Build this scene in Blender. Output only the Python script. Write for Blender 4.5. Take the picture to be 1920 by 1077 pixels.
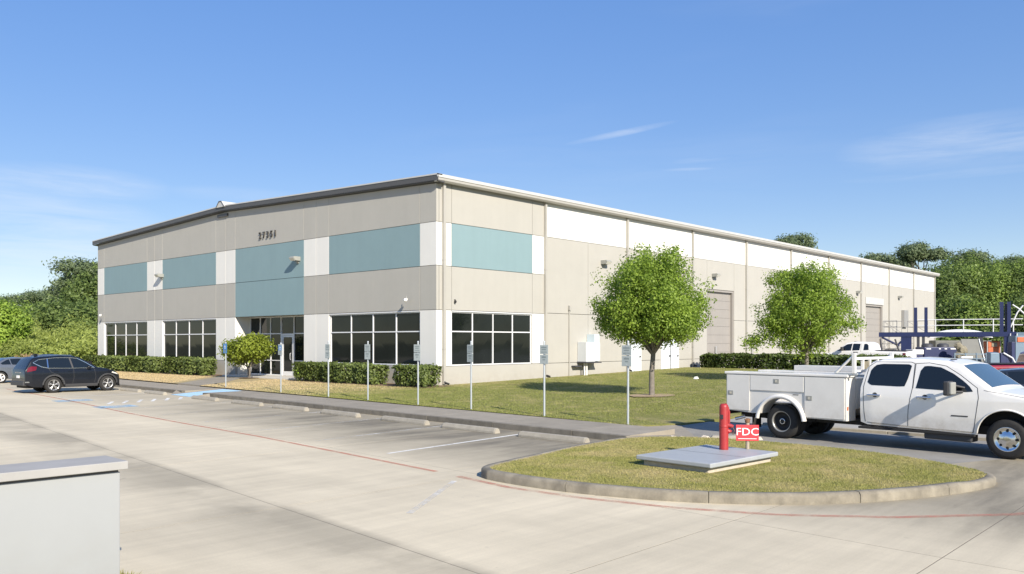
import bpy, bmesh, math, random
import numpy as np
from mathutils import Vector, Matrix
R = math.radians
rng = np.random.default_rng(7)
random.seed(7)
for o in list(bpy.data.objects): bpy.data.objects.remove(o)
sc = bpy.context.scene
col = sc.collection

# ------------------------------------------------------------------ camera, sky, sun, exposure
# site axes: x runs along the long side wall, y along the office front, origin at the building corner
cam_d = bpy.data.cameras.new('camera'); cam = bpy.data.objects.new('camera', cam_d); col.objects.link(cam)
cam.location = (-26.93, -29.23, 2.35); cam.rotation_euler = (R(90), 0, R(-47.75))
cam_d.sensor_width = 36; cam_d.lens = 29.76; cam_d.shift_y = 0.0536
cam_d.clip_start = 0.1; cam_d.clip_end = 3000
sc.camera = cam

SUN_EL = R(30.5)
SUN_DIR = Vector((-0.365*math.cos(SUN_EL), -0.931*math.cos(SUN_EL), math.sin(SUN_EL))).normalized()
w = bpy.data.worlds.new('World'); sc.world = w; w.use_nodes = True
wn = w.node_tree; wn.nodes.clear()
def WN(t, **k):
    n = wn.nodes.new(t)
    for a, b in k.items(): setattr(n, a, b)
    return n
def wl(a, b): wn.links.new(a, b)
def wmath(op, a, b=None, c=None, clamp=False):
    n = WN('ShaderNodeMath', operation=op, use_clamp=clamp)
    for i, v in enumerate((a, b, c)):
        if v is None: continue
        if isinstance(v, (int, float)): n.inputs[i].default_value = v
        else: wl(v, n.inputs[i])
    return n.outputs[0]
sky = WN('ShaderNodeTexSky', sky_type='NISHITA')
sky.sun_disc = False; sky.sun_elevation = SUN_EL
sky.sun_rotation = math.atan2(SUN_DIR.x, SUN_DIR.y)
sky.air_density = 1.0; sky.dust_density = 0.0; sky.ozone_density = 4.0; sky.altitude = 30
# thin cirrus: streaky noise on the sky directions
tc = WN('ShaderNodeTexCoord')
sep = WN('ShaderNodeSeparateXYZ'); wl(tc.outputs['Generated'], sep.inputs[0])
az = wmath('ARCTAN2', sep.outputs[1], sep.outputs[0])          # radians from +x
el = wmath('ARCSINE', sep.outputs[2])
comb = WN('ShaderNodeCombineXYZ'); wl(wmath('MULTIPLY', az, 3.0), comb.inputs[0]); wl(wmath('MULTIPLY', el, 26.0), comb.inputs[1])
n1 = WN('ShaderNodeTexNoise'); n1.inputs['Scale'].default_value = 2.2; n1.inputs['Detail'].default_value = 7; n1.inputs['Roughness'].default_value = .62; n1.inputs['Distortion'].default_value = .5
wl(comb.outputs[0], n1.inputs['Vector'])
comb2 = WN('ShaderNodeCombineXYZ'); wl(wmath('MULTIPLY', az, 1.0), comb2.inputs[0]); wl(wmath('MULTIPLY', el, 3.5), comb2.inputs[1]); comb2.inputs[2].default_value = 3.7
n2 = WN('ShaderNodeTexNoise'); n2.inputs['Scale'].default_value = 2.0; n2.inputs['Detail'].default_value = 3
wl(comb2.outputs[0], n2.inputs['Vector'])
def wisp(a0, e0, ra, re, slope, soft=1.0):
    da = wmath('SUBTRACT', az, a0)
    de = wmath('SUBTRACT', wmath('SUBTRACT', el, e0), wmath('MULTIPLY', da, slope))
    q = wmath('ADD', wmath('POWER', wmath('ABSOLUTE', wmath('DIVIDE', da, ra)), 2.0), wmath('POWER', wmath('ABSOLUTE', wmath('DIVIDE', de, re)), 2.0))
    return wmath('MULTIPLY', wmath('SUBTRACT', 1.0, q, clamp=True), soft)
def angs(px, py):
    dx = px-960; return R(42.25)-math.atan(dx/1587.0), math.atan((641.5-py)/math.hypot(1587, dx))
tot = None
for (px, py, ra, re, sl, so) in ((30, 440, .16, .058, 0.0, 1.05), (120, 345, .11, .022, 0.0, .75), (-60, 350, .16, .03, 0, .7), (1165, 250, .068, .0042, -.165, .85), (1315, 300, .036, .004, -.03, .38), (1290, 318, .032, .002, 0, .42), (1830, 265, .14, .03, -.03, .72), (1800, 325, .12, .006, 0, .4), (440, 365, .08, .010, 0, .3)):
    a0, e0 = angs(px, py)
    t_ = wisp(a0, e0, ra, re, sl, so)
    tot = t_ if tot is None else wmath('MAXIMUM', tot, t_)
bg = wmath('MULTIPLY', wmath('SUBTRACT', n2.outputs['Fac'], .52, clamp=True), .8)      # faint veil everywhere
tot = wmath('ADD', tot, bg)
streak = wmath('MULTIPLY', wmath('SUBTRACT', n1.outputs['Fac'], .30, clamp=True), 2.4, clamp=True)
fac = wmath('MULTIPLY', wmath('MULTIPLY', tot, streak), .46, clamp=True)
mixc = WN('ShaderNodeMix', data_type='RGBA'); wl(fac, mixc.inputs['Factor']); 
hsv = WN('ShaderNodeHueSaturation'); hsv.inputs['Saturation'].default_value = 2.0; hsv.inputs['Value'].default_value = 1.80; hsv.inputs['Hue'].default_value = .522
gam = WN('ShaderNodeGamma'); gam.inputs['Gamma'].default_value = 0.4
wl(sky.outputs[0], gam.inputs['Color']); wl(gam.outputs[0], hsv.inputs['Color'])
wl(hsv.outputs[0], mixc.inputs['A']); mixc.inputs['B'].default_value = (4.0, 4.2, 4.5, 1)
bgn = WN('ShaderNodeBackground'); bgn.inputs['Strength'].default_value = 0.14
wl(mixc.outputs['Result'], bgn.inputs['Color'])
wo = WN('ShaderNodeOutputWorld'); wl(bgn.outputs[0], wo.inputs[0])

sd = bpy.data.lights.new('sun', 'SUN'); sd.energy = 4.4; sd.angle = R(0.53); sd.color = (1.0, .925, .81)
sun = bpy.data.objects.new('sun', sd); col.objects.link(sun)
sun.rotation_euler = (-SUN_DIR).to_track_quat('-Z', 'Y').to_euler(); sun.location = (0, -40, 60)
sc.view_settings.view_transform = 'Standard'; sc.view_settings.look = 'None'
sc.view_settings.exposure = 0.72; sc.view_settings.gamma = 1.0; sc.view_settings.use_curve_mapping = False
sc.render.engine = 'CYCLES'
sc.cycles.max_bounces = 6; sc.cycles.diffuse_bounces = 3; sc.cycles.glossy_bounces = 3; sc.cycles.transmission_bounces = 4

# ------------------------------------------------------------------ materials
M = {}
def nt(m): return m.node_tree
def mk(name, base=(.5, .5, .5), rough=.7, metal=0, spec=.5, coat=0, var=0, vscale=2.0, bump=0, bscale=40, streak=0, emission=None, objrand=0):
    m = bpy.data.materials.new(name); m.use_nodes = True
    t = m.node_tree; b = t.nodes['Principled BSDF']
    b.inputs['Base Color'].default_value = (*base, 1); b.inputs['Roughness'].default_value = rough
    b.inputs['Metallic'].default_value = metal; b.inputs['Specular IOR Level'].default_value = spec
    if coat: b.inputs['Coat Weight'].default_value = coat; b.inputs['Coat Roughness'].default_value = .04
    geo = t.nodes.new('ShaderNodeNewGeometry')
    src = None
    if var or streak or objrand:
        n = t.nodes.new('ShaderNodeTexNoise'); n.inputs['Scale'].default_value = vscale; n.inputs['Detail'].default_value = 8; n.inputs['Roughness'].default_value = .65
        t.links.new(geo.outputs['Position'], n.inputs['Vector'])
        mr = t.nodes.new('ShaderNodeMapRange'); mr.inputs['From Min'].default_value = .3; mr.inputs['From Max'].default_value = .7
        mr.inputs['To Min'].default_value = 1-var; mr.inputs['To Max'].default_value = 1+var*.6
        t.links.new(n.outputs['Fac'], mr.inputs['Value']); val = mr.outputs[0]
        if streak:
            mp = t.nodes.new('ShaderNodeMapping'); mp.inputs['Scale'].default_value = (2.6, 2.6, .16)
            t.links.new(geo.outputs['Position'], mp.inputs['Vector'])
            n3 = t.nodes.new('ShaderNodeTexNoise'); n3.inputs['Scale'].default_value = 1.3; n3.inputs['Detail'].default_value = 6
            t.links.new(mp.outputs[0], n3.inputs['Vector'])
            m3 = t.nodes.new('ShaderNodeMapRange'); m3.inputs['From Min'].default_value = .42; m3.inputs['From Max'].default_value = .75
            m3.inputs['To Min'].default_value = 1.0; m3.inputs['To Max'].default_value = 1-streak
            t.links.new(n3.outputs['Fac'], m3.inputs['Value'])
            mm = t.nodes.new('ShaderNodeMath'); mm.operation = 'MULTIPLY'; t.links.new(val, mm.inputs[0]); t.links.new(m3.outputs[0], mm.inputs[1]); val = mm.outputs[0]
        if objrand:
            oi = t.nodes.new('ShaderNodeObjectInfo'); m4 = t.nodes.new('ShaderNodeMapRange')
            m4.inputs['To Min'].default_value = 1-objrand; m4.inputs['To Max'].default_value = 1+objrand*.5
            t.links.new(oi.outputs['Random'], m4.inputs['Value'])
            mm = t.nodes.new('ShaderNodeMath'); mm.operation = 'MULTIPLY'; t.links.new(val, mm.inputs[0]); t.links.new(m4.outputs[0], mm.inputs[1]); val = mm.outputs[0]
        vm = t.nodes.new('ShaderNodeVectorMath'); vm.operation = 'SCALE'; vm.inputs[0].default_value = base
        t.links.new(val, vm.inputs['Scale']); t.links.new(vm.outputs[0], b.inputs['Base Color'])
    if bump:
        n = t.nodes.new('ShaderNodeTexNoise'); n.inputs['Scale'].default_value = bscale; n.inputs['Detail'].default_value = 5
        t.links.new(geo.outputs['Position'], n.inputs['Vector'])
        bp = t.nodes.new('ShaderNodeBump'); bp.inputs['Strength'].default_value = bump; bp.inputs['Distance'].default_value = .02
        t.links.new(n.outputs['Fac'], bp.inputs['Height']); t.links.new(bp.outputs[0], b.inputs['Normal'])
    if emission: b.inputs['Emission Color'].default_value = (*emission[:3], 1); b.inputs['Emission Strength'].default_value = emission[3]
    M[name] = m
    return m
mk('beige', (.412, .394, .348), .85, var=.04, vscale=.7, streak=.025, bump=.12, bscale=25)
mk('wallwhite', (.73, .71, .655), .8, var=.03, vscale=.6, streak=.03, bump=.1, bscale=25)
mk('teal', (.215, .31, .325), .8, var=.035, vscale=.7, streak=.03, bump=.12, bscale=25)
mk('core', (.09, .085, .075), .9)
mk('trimwhite', (.52, .51, .48), .5, var=.05)
mk('gutter', (.40, .38, .335), .45, var=.06)
mk('fascia', (.085, .082, .078), .5, var=.06)
mk('roofmetal', (.62, .62, .6), .4, metal=.2, var=.05)
mk('alu', (.72, .72, .72), .42, var=.03)
mk('glass', (.010, .013, .012), .04, spec=.30, var=.35, vscale=.5)
mk('darkinside', (.02, .02, .02), .9)
mk('docksteel', (.315, .29, .26), .5, var=.04, streak=.06)
mk('lampgrey', (.30, .30, .27), .5, var=.08)
mk('lamplens', (.72, .70, .62), .25)
mk('black', (.012, .012, .012), .6)
mk('digit', (.05, .045, .04), .6)
mk('galv', (.46, .49, .50), .45, metal=.35, var=.1, vscale=9)
mk('platewhite', (.36, .40, .385), .55, var=.06, vscale=12)
mk('plateblue', (.06, .20, .42), .5, var=.05)
mk('plateink', (.20, .235, .23), .6)
mk('stopconc', (.36, .325, .26), .9, var=.16, vscale=5, bump=.3, bscale=60, objrand=.08)
mk('walkconc', (.31, .272, .212), .9, var=.16, vscale=1.6, bump=.25, bscale=70, objrand=.08)
mk('kerbshade', (.20, .178, .14), .92, var=.3, vscale=3.5, bump=.35, bscale=45, objrand=.15)  # weathered kerb by the stalls; shade on its face is mixed into the colour
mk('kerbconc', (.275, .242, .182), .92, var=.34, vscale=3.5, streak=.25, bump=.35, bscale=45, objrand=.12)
mk('laneconc', (.27, .255, .225), .9, var=.2, vscale=.9, bump=.25, bscale=70)
mk('yardconc', (.36, .34, .30), .9, var=.15, vscale=.5)
mk('porchconc', (.55, .52, .46), .85, var=.08)
mk('jointfill', (.12, .105, .085), .95)
mk('redpaint', (.50, .20, .13), .8, var=.35, vscale=6)
mk('whitepaint', (.72, .70, .65), .8, var=.2, vscale=8)
mk('bluepaint', (.30, .48, .62), .8, var=.22, vscale=5)
mk('rampblue', (.40, .60, .74), .8, var=.1, vscale=4)
mk('soil', (.20, .13, .08), .95, var=.3, vscale=8, bump=.5, bscale=40)
mk('mulch', (.40, .30, .19), .95, var=.3, vscale=9, bump=.6, bscale=60)
mk('bark', (.20, .175, .145), .9, var=.3, vscale=9, bump=.6, bscale=30)
mk('barkdark', (.10, .08, .065), .9, var=.3, vscale=5, bump=.6, bscale=20)
mk('lid', (.37, .385, .39), .5, var=.07, vscale=5)
mk('vault', (.50, .44, .35), .9, var=.2, vscale=6, bump=.3, bscale=50)
mk('fdcred', (.36, .03, .03), .45, var=.15, vscale=10)
mk('signred', (.62, .05, .06), .4, var=.05)
mk('signwhite', (.85, .83, .80), .5)
mk('rust', (.20, .10, .05), .8, var=.3, vscale=30)
mk('postwood', (.36, .30, .22), .8, var=.1)
mk('truckwhite', (.82, .79, .73), .28, coat=.5, var=.03, vscale=2)
mk('boxwhite', (.73, .705, .65), .38, coat=.2, var=.05, vscale=2.5)
mk('rubber', (.022, .021, .02), .85, var=.3, vscale=14, bump=.2, bscale=60)
mk('chassis', (.02, .019, .018), .8)
mk('chrome', (.72, .72, .72), .18, metal=1)
mk('steelrim', (.36, .35, .32), .4, metal=.6, var=.1, vscale=12)
mk('alloy', (.55, .54, .52), .28, metal=.8)
mk('carglass', (.010, .014, .018), .03, spec=.6)
mk('tintblue', (.05, .09, .13), .03, spec=.7)
mk('seam', (.05, .05, .05), .8)
mk('suvpaint', (.007, .009, .014), .3, spec=.3, coat=.45)
mk('greypaint', (.11, .125, .15), .3, coat=.8, metal=.2)
mk('darkcar', (.02, .025, .032), .25, coat=.8)
mk('redpaintcar', (.26, .012, .018), .3, coat=.8)
mk('tailred', (.14, .006, .01), .2, coat=.5)
mk('plastic', (.045, .045, .047), .6)
mk('bluesteel', (.018, .026, .085), .45, var=.12, vscale=3)
mk('palebluesteel', (.15, .21, .26), .5, var=.1, vscale=3)
mk('railwhite', (.70, .70, .68), .5)
mk('railgrey', (.36, .35, .33), .5, metal=.3)
mk('darksteel', (.05, .05, .055), .6)
mk('plategrey', (.12, .12, .105), .6, var=.15, vscale=3)
mk('orange', (.50, .12, .04), .5, var=.1, vscale=3)
mk('burlap', (.26, .23, .16), .9, var=.5, vscale=5, bump=.6, bscale=12)
mk('cabinet', (.60, .62, .62), .5, var=.03)
mk('cabinetblue', (.52, .60, .63), .5, var=.03)
mk('signcab', (.325, .335, .335), .6, var=.025, vscale=1.3)
mk('signcap', (.36, .35, .33), .9, spec=.1, var=.08, vscale=3)
mk('neon', (.55, .85, .06), .6)
mk('paper', (.85, .83, .78), .8)
mk('rubble', (.60, .52, .42), .9, var=.2, vscale=12)
mk('siltfence', (.015, .014, .015), .9)
mk('doorwhite', (.60, .63, .66), .5, var=.04)
mk('ground', (.16, .15, .07), .95, var=.35, vscale=.25)

def road_dirt(name, z0, z1, amt, colr):
    m = M[name]; t = m.node_tree; b = t.nodes['Principled BSDF']; L = t.links.new
    src = b.inputs['Base Color'].links[0].from_socket; geo = t.nodes.new('ShaderNodeNewGeometry'); sp = t.nodes.new('ShaderNodeSeparateXYZ'); L(geo.outputs['Position'], sp.inputs[0])
    mr = t.nodes.new('ShaderNodeMapRange'); mr.inputs['From Min'].default_value = z0; mr.inputs['From Max'].default_value = z1; mr.inputs['To Min'].default_value = 0; mr.inputs['To Max'].default_value = amt; L(sp.outputs[2], mr.inputs['Value'])
    n = t.nodes.new('ShaderNodeTexNoise'); n.inputs['Scale'].default_value = 3.5; n.inputs['Detail'].default_value = 9; n.inputs['Roughness'].default_value = .7; L(geo.outputs['Position'], n.inputs['Vector'])
    n2 = t.nodes.new('ShaderNodeMapRange'); n2.inputs['From Min'].default_value = .35; n2.inputs['From Max'].default_value = .65; L(n.outputs['Fac'], n2.inputs['Value'])
    mm = t.nodes.new('ShaderNodeMath'); mm.operation = 'MULTIPLY'; L(mr.outputs[0], mm.inputs[0]); L(n2.outputs[0], mm.inputs[1])
    mx = t.nodes.new('ShaderNodeMix'); mx.data_type = 'RGBA'; L(mm.outputs[0], mx.inputs['Factor']); L(src, mx.inputs['A']); mx.inputs['B'].default_value = (*colr, 1); L(mx.outputs['Result'], b.inputs['Base Color'])
road_dirt('truckwhite', 1.0, .45, .55, (.40, .33, .24)); road_dirt('boxwhite', 1.2, .5, .35, (.40, .34, .26)); road_dirt('beige', 1.0, .3, .35, (.27, .22, .16)); road_dirt('signcab', .9, .1, .18, (.24, .22, .18))
def pavement():
    m = mk('pavement', (.47, .43, .36), .88); t = m.node_tree; b = t.nodes['Principled BSDF']; L = t.links.new
    def N(k, **kw):
        n = t.nodes.new(k)
        for a, c in kw.items(): setattr(n, a, c)
        return n
    def mth(op, a, c=None, clamp=False):
        n = N('ShaderNodeMath', operation=op, use_clamp=clamp)
        for i, v in enumerate((a, c)):
            if v is None: continue
            if isinstance(v, (int, float)): n.inputs[i].default_value = v
            else: L(v, n.inputs[i])
        return n.outputs[0]
    geo = N('ShaderNodeNewGeometry'); P = geo.outputs['Position']
    def noise(scale, det=6, sx=1, sy=1, rough=.6, rz=0):
        mp = N('ShaderNodeMapping'); mp.inputs['Scale'].default_value = (sx, sy, 1); mp.inputs['Rotation'].default_value = (0, 0, rz); L(P, mp.inputs['Vector'])
        n = N('ShaderNodeTexNoise'); n.inputs['Scale'].default_value = scale; n.inputs['Detail'].default_value = det; n.inputs['Roughness'].default_value = rough
        L(mp.outputs[0], n.inputs['Vector']); return n.outputs['Fac']
    def rngm(v, a, c, lo, hi):
        n = N('ShaderNodeMapRange'); n.inputs['From Min'].default_value = a; n.inputs['From Max'].default_value = c; n.inputs['To Min'].default_value = lo; n.inputs['To Max'].default_value = hi
        L(v, n.inputs['Value']); return n.outputs[0]
    sp = N('ShaderNodeSeparateXYZ'); L(P, sp.inputs[0]); X, Y = sp.outputs[0], sp.outputs[1]
    v = rngm(noise(.30, 7), .36, .66, .87, 1.05)
    v = mth('MULTIPLY', v, rngm(noise(1.1, 9, 1, .16, .7), .35, .7, .92, 1.05))          # broom / tyre streaks along the aisle
    v = mth('MULTIPLY', v, rngm(noise(1.9, 10, .10, 1.5, .72, .06), .36, .68, .90, 1.05))
    v = mth('MULTIPLY', v, rngm(noise(7.0, 3, 1, 1, .5), .22, .30, .80, 1.0))
    v = mth('MULTIPLY', v, rngm(noise(38, 4, 1, 1, .7), .3, .7, .955, 1.04))
    # grease and tyre dirt where cars stand, ragged outline
    sx = mth('SUBTRACT', X, mth('MULTIPLY', mth('ADD', Y, 16.0), .075))                 # distance across the stalls
    inst = mth('MULTIPLY', rngm(sx, -16.0, -12.8, 0, 1), rngm(sx, -10.0, -10.9, .85, 1))
    inst = mth('MULTIPLY', inst, rngm(Y, 3.0, -7.0, .35, 1.0))
    v = mth('MULTIPLY', v, rngm(inst, 0, 1, 1.0, .52))
    st = mth('MULTIPLY', inst, rngm(noise(.7, 8, .35, 1.5, .66), .42, .60, 0, 1))
    v = mth('MULTIPLY', v, rngm(st, 0, 1, 1.0, .62))
    # wet-looking band in the drainage valley beside the long joint
    ly = mth('SUBTRACT', X, mth('ADD', mth('MULTIPLY', mth('ADD', Y, 18.0), .125), -20.15))
    bd = mth('MULTIPLY', rngm(ly, -1.5, -.45, 0, 1), rngm(ly, .02, .20, 1, 0))
    bd = mth('MULTIPLY', bd, rngm(noise(.33, 5, 1, 1), .40, .52, .25, 1))
    v = mth('MULTIPLY', v, rngm(bd, 0, 1, 1.0, .66))
    oi = N('ShaderNodeObjectInfo'); v = mth('MULTIPLY', v, rngm(oi.outputs['Random'], 0, 1, .965, 1.03))
    vm = N('ShaderNodeVectorMath', operation='SCALE'); vm.inputs[0].default_value = (.655, .568, .405); L(v, vm.inputs['Scale']); L(vm.outputs[0], b.inputs['Base Color'])
    bp = N('ShaderNodeBump'); bp.inputs['Strength'].default_value = .25; bp.inputs['Distance'].default_value = .01; L(noise(60, 4), bp.inputs['Height']); L(bp.outputs[0], b.inputs['Normal'])
pavement()

def leafmat(name, dark, light, trans=.35, var=.3):
    m = bpy.data.materials.new(name); m.use_nodes = True; t = m.node_tree; b = t.nodes['Principled BSDF']; L = t.links.new
    at_ = t.nodes.new('ShaderNodeAttribute'); at_.attribute_name = 'tint'
    mx = t.nodes.new('ShaderNodeMix'); mx.data_type = 'RGBA'; mx.inputs['A'].default_value = (*dark, 1); mx.inputs['B'].default_value = (*light, 1)
    L(at_.outputs['Fac'], mx.inputs['Factor']); L(mx.outputs['Result'], b.inputs['Base Color'])
    b.inputs['Roughness'].default_value = .5; b.inputs['Specular IOR Level'].default_value = .35
    tr = t.nodes.new('ShaderNodeBsdfTranslucent'); L(mx.outputs['Result'], tr.inputs['Color'])
    ms = t.nodes.new('ShaderNodeMixShader'); ms.inputs[0].default_value = trans
    L(b.outputs[0], ms.inputs[1]); L(tr.outputs[0], ms.inputs[2]); L(ms.outputs[0], t.nodes['Material Output'].inputs[0])
    M[name] = m
leafmat('leaf_lawn', (.13, .21, .028), (.43, .57, .09), .52)
leafmat('leaf_small', (.12, .16, .018), (.38, .45, .06), .45)
leafmat('leaf_hedge', (.06, .09, .02), (.26, .32, .09), .4)
leafmat('leaf_hedge_dark', (.04, .065, .014), (.14, .19, .045), .35)
leafmat('leaf_wood', (.085, .13, .035), (.25, .33, .09), .45)
leafmat('leaf_wood_bright', (.10, .16, .03), (.29, .39, .08), .35)
leafmat('leaf_pine', (.10, .14, .065), (.25, .31, .15), .4)
leafmat('leaf_scrub', (.20, .25, .045), (.44, .50, .13), .45)
leafmat('leaf_round', (.17, .27, .03), (.44, .58, .10), .4)
leafmat('leaf_dry', (.20, .13, .06), (.38, .28, .14), .3)

def grassmat(name, g1, g2, straw, dry_lo, dry_hi, scale=.9, blades=False):
    m = bpy.data.materials.new(name); m.use_nodes = True; t = m.node_tree; b = t.nodes['Principled BSDF']; L = t.links.new
    geo = t.nodes.new('ShaderNodeNewGeometry')
    n = t.nodes.new('ShaderNodeTexNoise'); n.inputs['Scale'].default_value = scale; n.inputs['Detail'].default_value = 8; n.inputs['Roughness'].default_value = .68; L(geo.outputs['Position'], n.inputs['Vector'])
    # dormant brown turf along the shaded left front (y > 6) runs into green turf on the right
    sp = t.nodes.new('ShaderNodeSeparateXYZ'); L(geo.outputs['Position'], sp.inputs[0])
    mr0 = t.nodes.new('ShaderNodeMapRange'); mr0.inputs['From Min'].default_value = -3; mr0.inputs['From Max'].default_value = 11; mr0.inputs['To Min'].default_value = 0; mr0.inputs['To Max'].default_value = .42; L(sp.outputs[1], mr0.inputs['Value'])
    ad = t.nodes.new('ShaderNodeMath'); ad.operation = 'ADD'; L(n.outputs['Fac'], ad.inputs[0]); L(mr0.outputs[0], ad.inputs[1])
    mr = t.nodes.new('ShaderNodeMapRange'); mr.inputs['From Min'].default_value = dry_lo; mr.inputs['From Max'].default_value = dry_hi; L(ad.outputs[0], mr.inputs['Value'])
    if blades:
        at_ = t.nodes.new('ShaderNodeAttribute'); at_.attribute_name = 'tint'; f = at_.outputs['Fac']
    else:
        n2 = t.nodes.new('ShaderNodeTexNoise'); n2.inputs['Scale'].default_value = 30; n2.inputs['Detail'].default_value = 6; L(geo.outputs['Position'], n2.inputs['Vector'])
        m2 = t.nodes.new('ShaderNodeMapRange'); m2.inputs['From Min'].default_value = .35; m2.inputs['From Max'].default_value = .65; L(n2.outputs['Fac'], m2.inputs['Value']); f = m2.outputs[0]
    mx = t.nodes.new('ShaderNodeMix'); mx.data_type = 'RGBA'; mx.inputs['A'].default_value = (*g1, 1); mx.inputs['B'].default_value = (*g2, 1); L(f, mx.inputs['Factor'])
    mx2 = t.nodes.new('ShaderNodeMix'); mx2.data_type = 'RGBA'; mx2.inputs['B'].default_value = (*straw, 1); L(mx.outputs['Result'], mx2.inputs['A']); L(mr.outputs[0], mx2.inputs['Factor'])
    L(mx2.outputs['Result'], b.inputs['Base Color']); b.inputs['Roughness'].default_value = .75; b.inputs['Specular IOR Level'].default_value = .2
    if blades:
        tr = t.nodes.new('ShaderNodeBsdfTranslucent'); L(mx2.outputs['Result'], tr.inputs['Color'])
        ms = t.nodes.new('ShaderNodeMixShader'); ms.inputs[0].default_value = .3
        L(b.outputs[0], ms.inputs[1]); L(tr.outputs[0], ms.inputs[2]); L(ms.outputs[0], t.nodes['Material Output'].inputs[0])
    M[name] = m
grassmat('turf', (.15, .145, .04), (.27, .25, .085), (.46, .36, .20), .42, .84)
grassmat('turf_lawn', (.125, .13, .034), (.23, .22, .07), (.42, .33, .18), .48, .92)
grassmat('blades', (.22, .235, .055), (.46, .43, .15), (.62, .49, .28), .42, .84, blades=True)

grassmat('blades_lawn', (.165, .20, .045), (.37, .375, .12), (.56, .45, .24), .50, .95, blades=True)

# ------------------------------------------------------------------ mesh helpers
class MB:
    def __init__(s): s.v = []; s.f = []; s.sm = []
    def add(s, vs, fs, smooth=False):
        o = len(s.v); s.v += [tuple(map(float, p)) for p in vs]; s.f += [tuple(i+o for i in f) for f in fs]; s.sm += [smooth]*len(fs); return s
    def box(s, x0, x1, y0, y1, z0, z1):
        v = [(x0, y0, z0), (x1, y0, z0), (x1, y1, z0), (x0, y1, z0), (x0, y0, z1), (x1, y0, z1), (x1, y1, z1), (x0, y1, z1)]
        return s.add(v, [(0, 3, 2, 1), (4, 5, 6, 7), (0, 1, 5, 4), (1, 2, 6, 5), (2, 3, 7, 6), (3, 0, 4, 7)])
    def hexa(s, b, t):      # bottom 4 and top 4 points (counter-clockwise from above)
        return s.add(list(b)+list(t), [(3, 2, 1, 0), (4, 5, 6, 7), (0, 1, 5, 4), (1, 2, 6, 5), (2, 3, 7, 6), (3, 0, 4, 7)])
    def prism(s, pts, z0, z1):        # polygon in xy (ccw)
        n = len(pts); z0f = z0 if callable(z0) else (lambda x, y: z0); z1f = z1 if callable(z1) else (lambda x, y: z1)
        v = [(x, y, z0f(x, y)) for x, y in pts]+[(x, y, z1f(x, y)) for x, y in pts]
        return s.add(v, [tuple(range(n-1, -1, -1)), tuple(range(n, 2*n))]+[(i, (i+1) % n, n+(i+1) % n, n+i) for i in range(n)])
    def prismy(s, pts, y0, y1):       # polygon in xz extruded along y
        n = len(pts); v = [(x, y0, z) for x, z in pts]+[(x, y1, z) for x, z in pts]
        return s.add(v, [tuple(range(n)), tuple(range(2*n-1, n-1, -1))]+[((i+1) % n, i, n+i, n+(i+1) % n) for i in range(n)])
    def prismx(s, pts, x0, x1):       # polygon in yz extruded along x
        n = len(pts); v = [(x0, y, z) for y, z in pts]+[(x1, y, z) for y, z in pts]
        return s.add(v, [tuple(range(n-1, -1, -1)), tuple(range(n, 2*n))]+[(i, (i+1) % n, n+(i+1) % n, n+i) for i in range(n)])
    def tube(s, pts, r, n=8, caps=True):
        pts = [Vector(p) for p in pts]; rs = r if isinstance(r, (list, tuple)) else [r]*len(pts)
        vs = []; fs = []; prev = None
        for i, p in enumerate(pts):
            d = (pts[min(i+1, len(pts)-1)]-pts[max(i-1, 0)]).normalized()
            a = d.orthogonal().normalized() if prev is None else (prev-d*prev.dot(d)).normalized()
            prev = a; b = d.cross(a)
            for k in range(n):
                t = 2*math.pi*k/n; vs.append(p+(a*math.cos(t)+b*math.sin(t))*rs[i])
        for i in range(len(pts)-1):
            for k in range(n): fs.append((i*n+k, i*n+(k+1) % n, (i+1)*n+(k+1) % n, (i+1)*n+k))
        s.add(vs, fs, True)
        if caps:
            s.add(vs[:n], [tuple(range(n-1, -1, -1))]); s.add(vs[-n:], [tuple(range(n))])
        return s
    def lathe(s, prof, n=24, c=(0, 0, 0), axis='z', smooth=True):
        vs = []; m = len(prof)
        for k in range(n):
            t = 2*math.pi*k/n; ct, st = math.cos(t), math.sin(t)
            for r, h in prof:
                p = {'z': (r*ct, r*st, h), 'y': (r*ct, h, -r*st), 'x': (h, r*ct, r*st)}[axis]
                vs.append((p[0]+c[0], p[1]+c[1], p[2]+c[2]))
        fs = [(k*m+i, ((k+1) % n)*m+i, ((k+1) % n)*m+i+1, k*m+i+1) for k in range(n) for i in range(m-1)]
        return s.add(vs, fs, smooth)
    def grid(s, P, smooth=True):      # P[i][j] points
        a, b = len(P), len(P[0]); vs = [p for r_ in P for p in r_]
        return s.add(vs, [(i*b+j, (i+1)*b+j, (i+1)*b+j+1, i*b+j+1) for i in range(a-1) for j in range(b-1)], smooth)
    def build(s, name, mat=None, parent=None, bevel=0, loc=None, rotz=0, fixn=False):
        me = bpy.data.meshes.new(name); me.from_pydata(s.v, [], s.f); me.polygons.foreach_set('use_smooth', s.sm)
        if fixn:
            bm = bmesh.new(); bm.from_mesh(me); bmesh.ops.recalc_face_normals(bm, faces=bm.faces); bm.to_mesh(me); bm.free()
        if mat: me.materials.append(M[mat])
        return link(name, me, parent, bevel, loc, rotz)
def link(name, me, parent=None, bevel=0, loc=None, rotz=0):
    o = bpy.data.objects.new(name, me); col.objects.link(o)
    if parent: o.parent = parent
    if loc: o.location = loc
    if rotz: o.rotation_euler.z = rotz
    if bevel:
        b = o.modifiers.new('bevel', 'BEVEL'); b.width = bevel; b.segments = 2; b.limit_method = 'ANGLE'
    return o
def tag(o, label=None, cat=None, group=None, kind=None):
    if label: o['label'] = label
    if cat: o['category'] = cat
    if group: o['group'] = group
    if kind: o['kind'] = kind
    return o
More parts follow.
